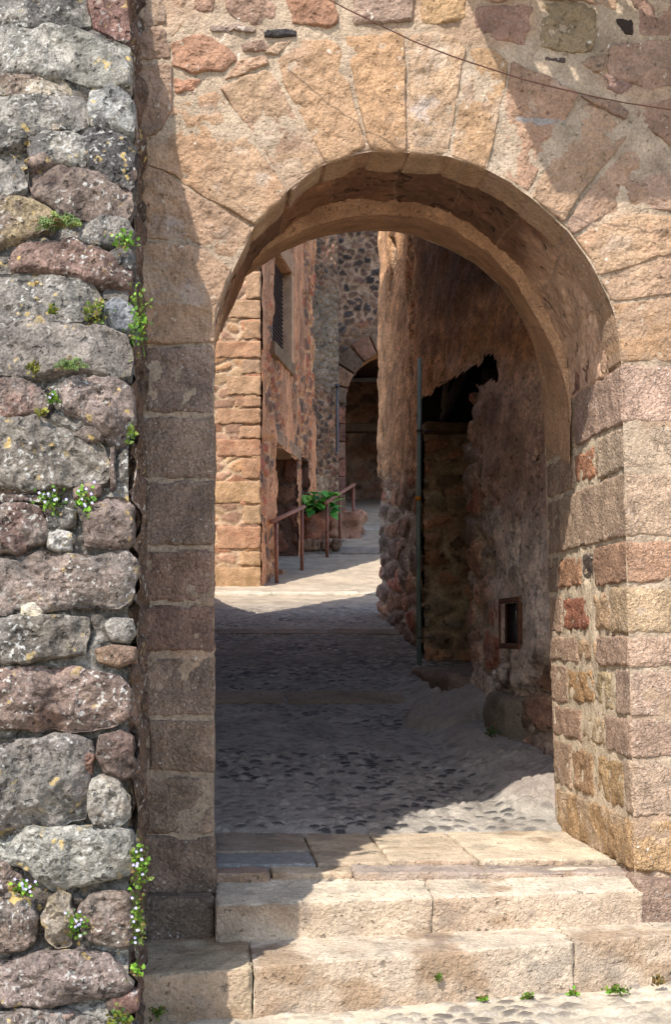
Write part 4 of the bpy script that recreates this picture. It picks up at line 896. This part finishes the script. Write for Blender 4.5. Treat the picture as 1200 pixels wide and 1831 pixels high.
for a0, a1 in zip(np.linspace(math.pi, 0, 12)[:-1], np.linspace(math.pi, 0, 12)[1:]):
    a0 -= .012; a1 += .012; rad = .42+.14*_h(np.array([k]), np.array([1]), np.array([1]), 3)[0]
    c = [lin(134, 114, 98), lin(150, 116, 94), lin(122, 100, 86), lin(142, 106, 88)][k % 4]*rs.uniform(.85, 1.1)
    def xf(P, a0=a0, a1=a1, rad=rad):
        t = a0+(a1-a0)*P[:, 0]; r = ar-.01+P[:, 2]*rad; return np.stack([ax+r*np.cos(t), 25.33+P[:, 1]*.2, az+r*np.sin(t)], 1)
    rbox(mb, (0, 0, 0), (1, 1, 1), .12, c, .2, .02, 3, 600+k, xf); k += 1
for k, z in enumerate(np.arange(2.3, 4.95, .38)):
    rbox(mb, (ax-ar-.34-.06*(k % 2), 25.32, z+.006), (ax-ar+.01, 25.9, min(z+.38, az)-.006), .02, [lin(160, 112, 94), lin(150, 118, 102), lin(136, 100, 88)][k % 3], .05, .012, 7, 640+k)
mb.build('arch', M_rub, vh)
mb = MB()
def inn_(u, v, P): return rubble(u, v, P, .5, .3, 99, [lin(190, 140, 110), lin(170, 134, 110), lin(150, 116, 96)], lin(196, 160, 134), .06)
sheet(mb, (0, 30.2, 0), (1, 0, 0), (0, -1, 0), np.arange(2.6, 6, .06), np.arange(2.6, 6.6, .06), inn_)
sheet(mb, (ax+ar+.02, 0, 0), (0, 1, 0), (-1, 0, 0), np.arange(25.5, 30.3, .08), np.arange(2.2, 6.4, .08), inn_); sheet(mb, (ax-ar-.02, 0, 0), (0, 1, 0), (1, 0, 0), np.arange(26.0, 30.3, .08), np.arange(2.2, 6.4, .08), inn_)
mb.build('passage', M_rub, vh)
mb = MB(); rbox(mb, (3.0, 28.4, 4.85), (5.4, 28.7, 5.05), .03, lin(110, 84, 64), .1, .02, 5, 3); mb.build('beam', M_wood, vh)

# ================================================================== HANDRAILS
def rail(posts, ext0, ext1, lbl, rot):
    o = thing('handrail', lbl, 'handrail', tuple(posts[0][0]), 'rusty handrails along the alley'); tops = []
    for b, t in posts:
        mb = MB(); tube(mb, [b-np.array([0, 0, .12]), t], .029, lin(150, 98, 78), 10); mb.build('post', M_rust, o); tops.append(t+np.array([0, 0, .02]))
    a = tops[0]-(tops[-1]-tops[0])/np.linalg.norm(tops[-1]-tops[0])*ext0; b = tops[-1]+(tops[-1]-tops[0])/np.linalg.norm(tops[-1]-tops[0])*ext1
    mb = MB(); tube(mb, [a]+tops[1:-1]+[b], .032, lin(158, 104, 82), 10); mb.build('rail', M_rust, o)
rail([(pxw(495, 1043, 15.9), pxw(493, 932, 15.9)), (pxw(540, 1020, 17.2), pxw(540, 910, 17.2))], .22, .12, 'nearer rusty handrail whose first post stands in the sun', 0)
rail([(pxw(585, 995, 18.7), pxw(585, 900, 18.7)), (pxw(608, 978, 19.9), pxw(608, 884, 19.9)), (pxw(632, 958, 21.4), pxw(632, 869, 21.4))], .16, .1, 'farther rusty handrail with three posts in front of the leafy plant', 0)

# ================================================================== PLANTS
def leaf(mb, p, d, up_, L, W, col, fold=.25, curl=.25, n=4):
    d = Vector(d).normalized(); s = d.cross(Vector(up_)).normalized(); u_ = s.cross(d).normalized(); V = []; C = []
    for i in range(n+1):
        t = i/n; w = W*math.sin(math.pi*min(1, .08+t*.92)**.8)*.5 if 0 < i < n else W*.05
        q = Vector(p)+d*(L*t)-u_*(L*curl*t*t)
        V += [q-s*w+u_*(w*fold), q, q+s*w+u_*(w*fold)]; C += [col]*3
    Q = [];
    for i in range(n):
        for k in (0, 1): Q.append((i*3+k, i*3+k+1, i*3+k+4, i*3+k+3))
    mb.add(np.array([tuple(v) for v in V]), np.array(C), Q)
def rv(r, a=1): return Vector((r.uniform(-a, a), r.uniform(-a, a), r.uniform(-a, a)))
GRN = [lin(98, 128, 40, .6), lin(120, 150, 52, .6), lin(76, 104, 34, .6), lin(142, 158, 60, .6)]
YGR = [lin(150, 150, 50, .6), lin(128, 126, 46, .6), lin(168, 160, 70, .6)]
BGR = [lin(120, 170, 50, .7), lin(150, 196, 66, .7), lin(104, 148, 44, .7)]
def weed(name, p, lbl, cat, grp, kind, r_, seed, cols, n, hgt=None, flowers=0, nrm=(0, -1, .3)):
    cols = list(cols)*2+[lin(150, 122, 70, .6), lin(96, 100, 44, .6)]
    rs = random.Random(seed); p = Vector(p); nrm = Vector(nrm).normalized(); hgt = hgt or r_
    o = thing(name, lbl, cat, tuple(p), grp); mb = MB(); fl = []
    if kind == 'fern':
        for k in range(n):
            a = rs.uniform(-1.25, 1.25); d = Vector((math.sin(a)*1.0, -.55+rs.uniform(-.3, .2), math.cos(a)*rs.uniform(.35, 1.0))).normalized()
            L = r_*rs.uniform(.7, 1.25); root = p+Vector((rs.uniform(-.5, .5)*r_, rs.uniform(-.02, .02), rs.uniform(-.05, .1)*r_)); c = rs.choice(cols)
            s = d.cross(nrm).normalized(); pts = []
            for i in range(9):
                t = i/8; q = root+d*(L*t)-Vector((0, -.1, 1))*(L*.35*t*t); pts.append(tuple(q))
                if i:
                    for sg in (-1, 1): leaf(mb, q, s*sg+d*.35, nrm+rv(rs, .3), L*.20*(1-.75*t)+.004, L*.075, c*rs.uniform(.8, 1.2), n=2)
            tube(mb, pts, .0012, c*.8, 3, False)
    else:
        for k in range(n):
            q = p+Vector((rs.gauss(0, .45)*r_, -abs(rs.gauss(0, .25))*r_, rs.gauss(0, .45)*hgt)); c = rs.choice(cols)
            d = (rv(rs, .8)+nrm*.5+Vector((0, 0, .4))).normalized()
            L = rs.uniform(.010, .020)*(1 if r_ < .08 else 1.2)
            tube(mb, [tuple(p+(q-p)*.55-Vector((0, -.01, 0))), tuple(q)], .0009, c*.7, 3, False)
            leaf(mb, q, d, nrm+rv(rs, .6), L, L*.85, c*rs.uniform(.75, 1.25), n=3)
            if k < flowers: fl.append(q+nrm*.014+Vector((0, 0, .008)))
    mb.build('leaf_tuft', M_leaf, o)
    if fl:
        fm = MB()
        for q in fl:
            for a in range(5):
                d = Vector((math.cos(a*1.257), -.35, math.sin(a*1.257))); leaf(fm, q, d, nrm, .0055, .0055, lin(200, 190, 226), n=2)
        fm.build('blossom', M_petal, o)
    return o
def bp(x, y, h=.03): return tuple(butt(np.array([float(x)]), np.array([float(y)]), np.array([h]))[0])
G = 'weeds growing in the buttress joints'
weed('fern', bp(108, 418, .04), 'big dark spiky fern on top of the reddish rock high in the buttress', 'fern', G, 'fern', .075, 1, GRN, 44)
weed('weed', bp(222, 450, .05), 'bright yellow green tuft at the right end of the reddish rock', 'weed', G, 'leafy', .045, 2, BGR, 70, flowers=0)
weed('weed', bp(172, 568, .03), 'dull olive weed tucked between two grey blocks left of the blue pebble', 'weed', G, 'leafy', .05, 3, YGR+GRN, 80)
weed('weed', bp(248, 592, .06), 'tall green weed hanging from the joint right of the blue pebble', 'weed', G, 'leafy', .035, 4, GRN+BGR, 110, .12)
weed('fern', bp(122, 668, .04), 'small spiky fern below the long grey block', 'fern', G, 'fern', .055, 5, GRN, 24)
weed('moss', bp(64, 670, .03), 'yellowish moss cushion left of the small fern', 'moss', G, 'leafy', .025, 6, YGR, 45)
weed('weed', bp(95, 712, .0), 'little pale green weed in the white mortar beside the pinkish rock', 'weed', G, 'leafy', .022, 7, BGR, 36, flowers=3)
weed('moss', bp(75, 744, .02), 'flat yellow moss pad above the widest grey boulder', 'moss', G, 'leafy', .018, 8, YGR, 30, .012)
weed('moss', bp(96, 566, .03), 'tiny moss sprig in the joint under the upper grey block', 'moss', G, 'leafy', .016, 24, GRN+YGR, 22)
weed('weed', bp(234, 784, .03), 'thin green weed at the buttress edge beside the pinkish rock', 'weed', G, 'leafy', .018, 9, GRN, 26, .03)
weed('flowering_weed', bp(92, 900, .02), 'lilac flowering weed hanging left above the small grey stone', 'flowering weed', G, 'leafy', .045, 10, BGR+GRN, 80, .05, 9)
weed('flowering_weed', bp(152, 900, .03), 'lilac flowering weed hanging over the small flat red stone', 'flowering weed', G, 'leafy', .035, 11, BGR, 60, .05, 8)
weed('flowering_weed', bp(250, 1545, .02), 'tall flowering weed in the corner between buttress and left jamb', 'flowering weed', G, 'leafy', .032, 12, GRN+BGR, 120, .085, 8)
weed('flowering_weed', bp(246, 1645, .02), 'long trailing weed low in the corner beside the dark plinth', 'flowering weed', G, 'leafy', .022, 13, GRN, 110, .11, 8)
weed('flowering_weed', bp(46, 1588, .03), 'round lilac flowering weed under the pale grey block', 'flowering weed', G, 'leafy', .036, 14, BGR, 60, .026, 12)
weed('flowering_weed', bp(140, 1655, .04), 'lilac flowering weed between two upright stones near the buttress foot', 'flowering weed', G, 'leafy', .038, 15, BGR+GRN, 65, .045, 10)
weed('weed', bp(242, 1734, .04), 'small bright weed at the buttress edge level with the lower step', 'weed', G, 'leafy', .022, 16, BGR, 30)
weed('weed', bp(216, 1818, .05), 'yellow green weed at the lower right corner of the buttress', 'weed', G, 'leafy', .045, 17, YGR+GRN, 70)
G = 'weeds at the foot of the steps'
def sp(x, y, Y): return tuple(pxw(x, y, Y))
weed('weed', sp(280, 1808, -.70), 'weed against the shaded left end of the lower step', 'weed', G, 'leafy', .028, 18, GRN, 40)
weed('weed', sp(785, 1748, -.52), 'tiny weed growing out of the middle of the lower riser', 'weed', G, 'leafy', .014, 19, GRN, 20)
weed('weed', sp(862, 1787, -.51), 'flat weed at the step foot, leftmost of those on the street', 'weed', G, 'leafy', .020, 20, BGR, 30, .010)
weed('weed', sp(945, 1782, -.50), 'flat weed between the leftmost street weed and the slab joint', 'weed', G, 'leafy', .020, 21, GRN, 30, .010)
weed('weed', sp(1024, 1777, -.49), 'flat weed at the step foot directly below the slab joint', 'weed', G, 'leafy', .018, 22, BGR, 28, .010)
weed('weed', sp(1104, 1770, -.47), 'widest weed at the step foot, right of the slab joint', 'weed', G, 'leafy', .042, 23, GRN+BGR, 75, .014)
weed('weed', sp(1176, 1755, -.45), 'dry brownish weed at the step foot near the right edge', 'weed', G, 'leafy', .028, 25, [lin(150, 120, 70), lin(120, 104, 60)], 36, .016)
weed('weed', (1.80, 3.12, -.62), 'dark weed at the foot of the plastered wall inside the arch', 'weed', None, 'leafy', .045, 26, [lin(50, 84, 40), lin(60, 96, 44)], 60)
weed('weed', (2.42, 20.4, 1.68), 'low dark weed behind the posts of the farther handrail', 'weed', None, 'leafy', .14, 27, [lin(60, 80, 44), lin(70, 92, 50)], 120, .07)

pl = MB(); r0 = np.random.RandomState(2)
pz = float(pathz(19.5))
rbox(pl, (1.66, 19.28, pz-.15), (2.16, 19.86, pz+.66), .14, lin(176, 122, 98), .035, .03, 6, 21, None, lump=.06, col2=lin(140, 104, 86))
for k in range(9):
    a = r0.uniform(-.1, .75); rbox(pl, (1.55+a, 19.1, pz-.05), (1.55+a+r0.uniform(.1, .2), 19.4, pz+r0.uniform(.08, .18)), .05, lin(150, 124, 104)*r0.uniform(.7, 1.1), .03, .02, 8, 30+k)
tag(pl.build('stone_planter', M_rub), 'reddish rough stone block that carries the leafy plant', 'planter')
o = thing('leafy_plant', 'big leaved green plant on the reddish stone block behind the handrail', 'plant', (1.9, 19.5, pz+.66)); mb = MB(); sm_ = MB(); rs = random.Random(4)
for k in range(120):
    a = rs.uniform(0, 6.283); e = rs.uniform(-.5, 1.2); R = rs.uniform(.10, .34)
    q = Vector((1.92+math.cos(a)*R*1.1, 19.48+math.sin(a)*R*.9, pz+.66+.16+math.sin(e)*R*1.0-.08))
    d = Vector((math.cos(a), math.sin(a), rs.uniform(-.7, .7))); L = rs.uniform(.11, .20)
    leaf(mb, q, d, Vector((0, -.4, 1))+rv(rs, .5), L, L*.85, lin(*rs.choice([(110, 190, 76), (90, 170, 66), (150, 214, 96), (70, 140, 56)]), .9), fold=.2, curl=.35, n=5)
    tube(sm_, [(1.92, 19.5, pz+.6), tuple(q)], .005, lin(80, 100, 50), 4, False)
mb.build('foliage', M_leaf, o); sm_.build('stem', M_leaf, o)

# ================================================================== WIRE AND BALCONY
pts = [pxw(x, y, -.3) for x, y in ((430, -130), (520, -52), (590, 0), (620, 16), (680, 45), (740, 74), (810, 101), (880, 124), (940, 143), (1000, 158), (1060, 172), (1120, 184), (1200, 196), (1330, 206), (1600, 212), (2000, 196), (2390, 160))]
pts = resample(np.array(pts), 60) if False else np.array(pts)
mb = MB(); tube(mb, pts, .0027, lin(84, 50, 36), 6); tag(mb.build('cable', M_rust), 'thin rusty cable slung across the wall above the arch', 'cable')
bal = thing('canopy', 'unseen pierced timber canopy above the frame that shades the upper right of the wall', 'canopy', (2.5, 0, 3.1))
mb = MB(); zc = 3.11; x0 = .87; depth = .885
holes_ = []
for (px_, py_) in ((972, 126), (1030, 132), (1088, 146), (968, 8), (1050, 4), (1100, 12), (1130, 6), (1155, 20)):
    Xs, Zs = Xf(px_), Zf(py_); k = (zc-Zs)/2.2; holes_.append((Xs-k, -1.5*k))  # holes traced back along the sun to throw light spots on the wall
xs = np.arange(x0, 4.6, .0125); ys = -np.linspace(0, depth, 81)[::-1]
xs_, ys_ = np.meshgrid(xs, ys, indexing='ij'); bad = np.zeros((len(xs)-1, len(ys)-1), bool)
for (hx, hy) in holes_:
    bad |= (np.hypot((xs_[:-1, :-1]+.006-hx)/1.0, (ys_[:-1, :-1]+.006-hy)/1.2) < .030)
for zz, fl in ((zc, False), (zc+.03, True)):
    V = np.stack([xs_.ravel(), ys_.ravel(), np.full(xs_.size, zz)], 1); q = gridq(len(xs), len(ys))[~bad.ravel()]; mb.add(V, lin(120, 94, 70), q)
mb.build('deck', M_wood, bal, flat=True)
for k in range(5):
    mb = MB(); rbox(mb, (x0+.3+k*.9, -.86, zc+.035), (x0+.38+k*.9, 0, zc+.12), .008, lin(110, 84, 62), .1, .002, 8, k); mb.build('joist', M_wood, bal)

# ================================================================== LIGHT, SKY, CAMERA
sd = Vector((1.0, 1.5, -2.2)).normalized()
sun = bpy.data.lights.new('sun', 'SUN'); sun.energy = 2.6; sun.angle = math.radians(.5); sun.color = (1.0, .965, .905)
so = bpy.data.objects.new('sun', sun); so.rotation_euler = sd.to_track_quat('-Z', 'Y').to_euler(); so.location = (-6, -9, 12); COL.objects.link(so)
W = bpy.data.worlds.new('World'); S.world = W; W.use_nodes = True; nt = W.node_tree
sky = nt.nodes.new('ShaderNodeTexSky'); sky.sky_type = 'NISHITA'; sky.sun_disc = False
sky.sun_elevation = math.asin(-sd.z); sky.sun_rotation = math.atan2(-sd.x, -sd.y)
bg = [n for n in nt.nodes if n.type == 'BACKGROUND'][0]; nt.links.new(sky.outputs[0], bg.inputs[0]); bg.inputs[1].default_value = .15

cam = bpy.data.cameras.new('camera'); cam.sensor_fit = 'VERTICAL'; cam.sensor_height = 36; cam.sensor_width = 36*1200/1831
cam.lens = FPX/1831*36; cam.shift_x = (600-VX)/1831; cam.shift_y = (VY-915.5)/1831; cam.clip_start = .05; cam.clip_end = 500
co = bpy.data.objects.new('camera', cam); co.location = (0, -6, 0); co.rotation_euler = (math.pi/2, 0, 0); COL.objects.link(co); S.camera = co
S.view_settings.view_transform = 'Standard'; S.view_settings.look = 'None'; S.view_settings.gamma = 1; S.view_settings.exposure = 1.32
S.render.engine = 'CYCLES'; S.cycles.max_bounces = 8; S.cycles.diffuse_bounces = 6; S.cycles.use_denoising = True
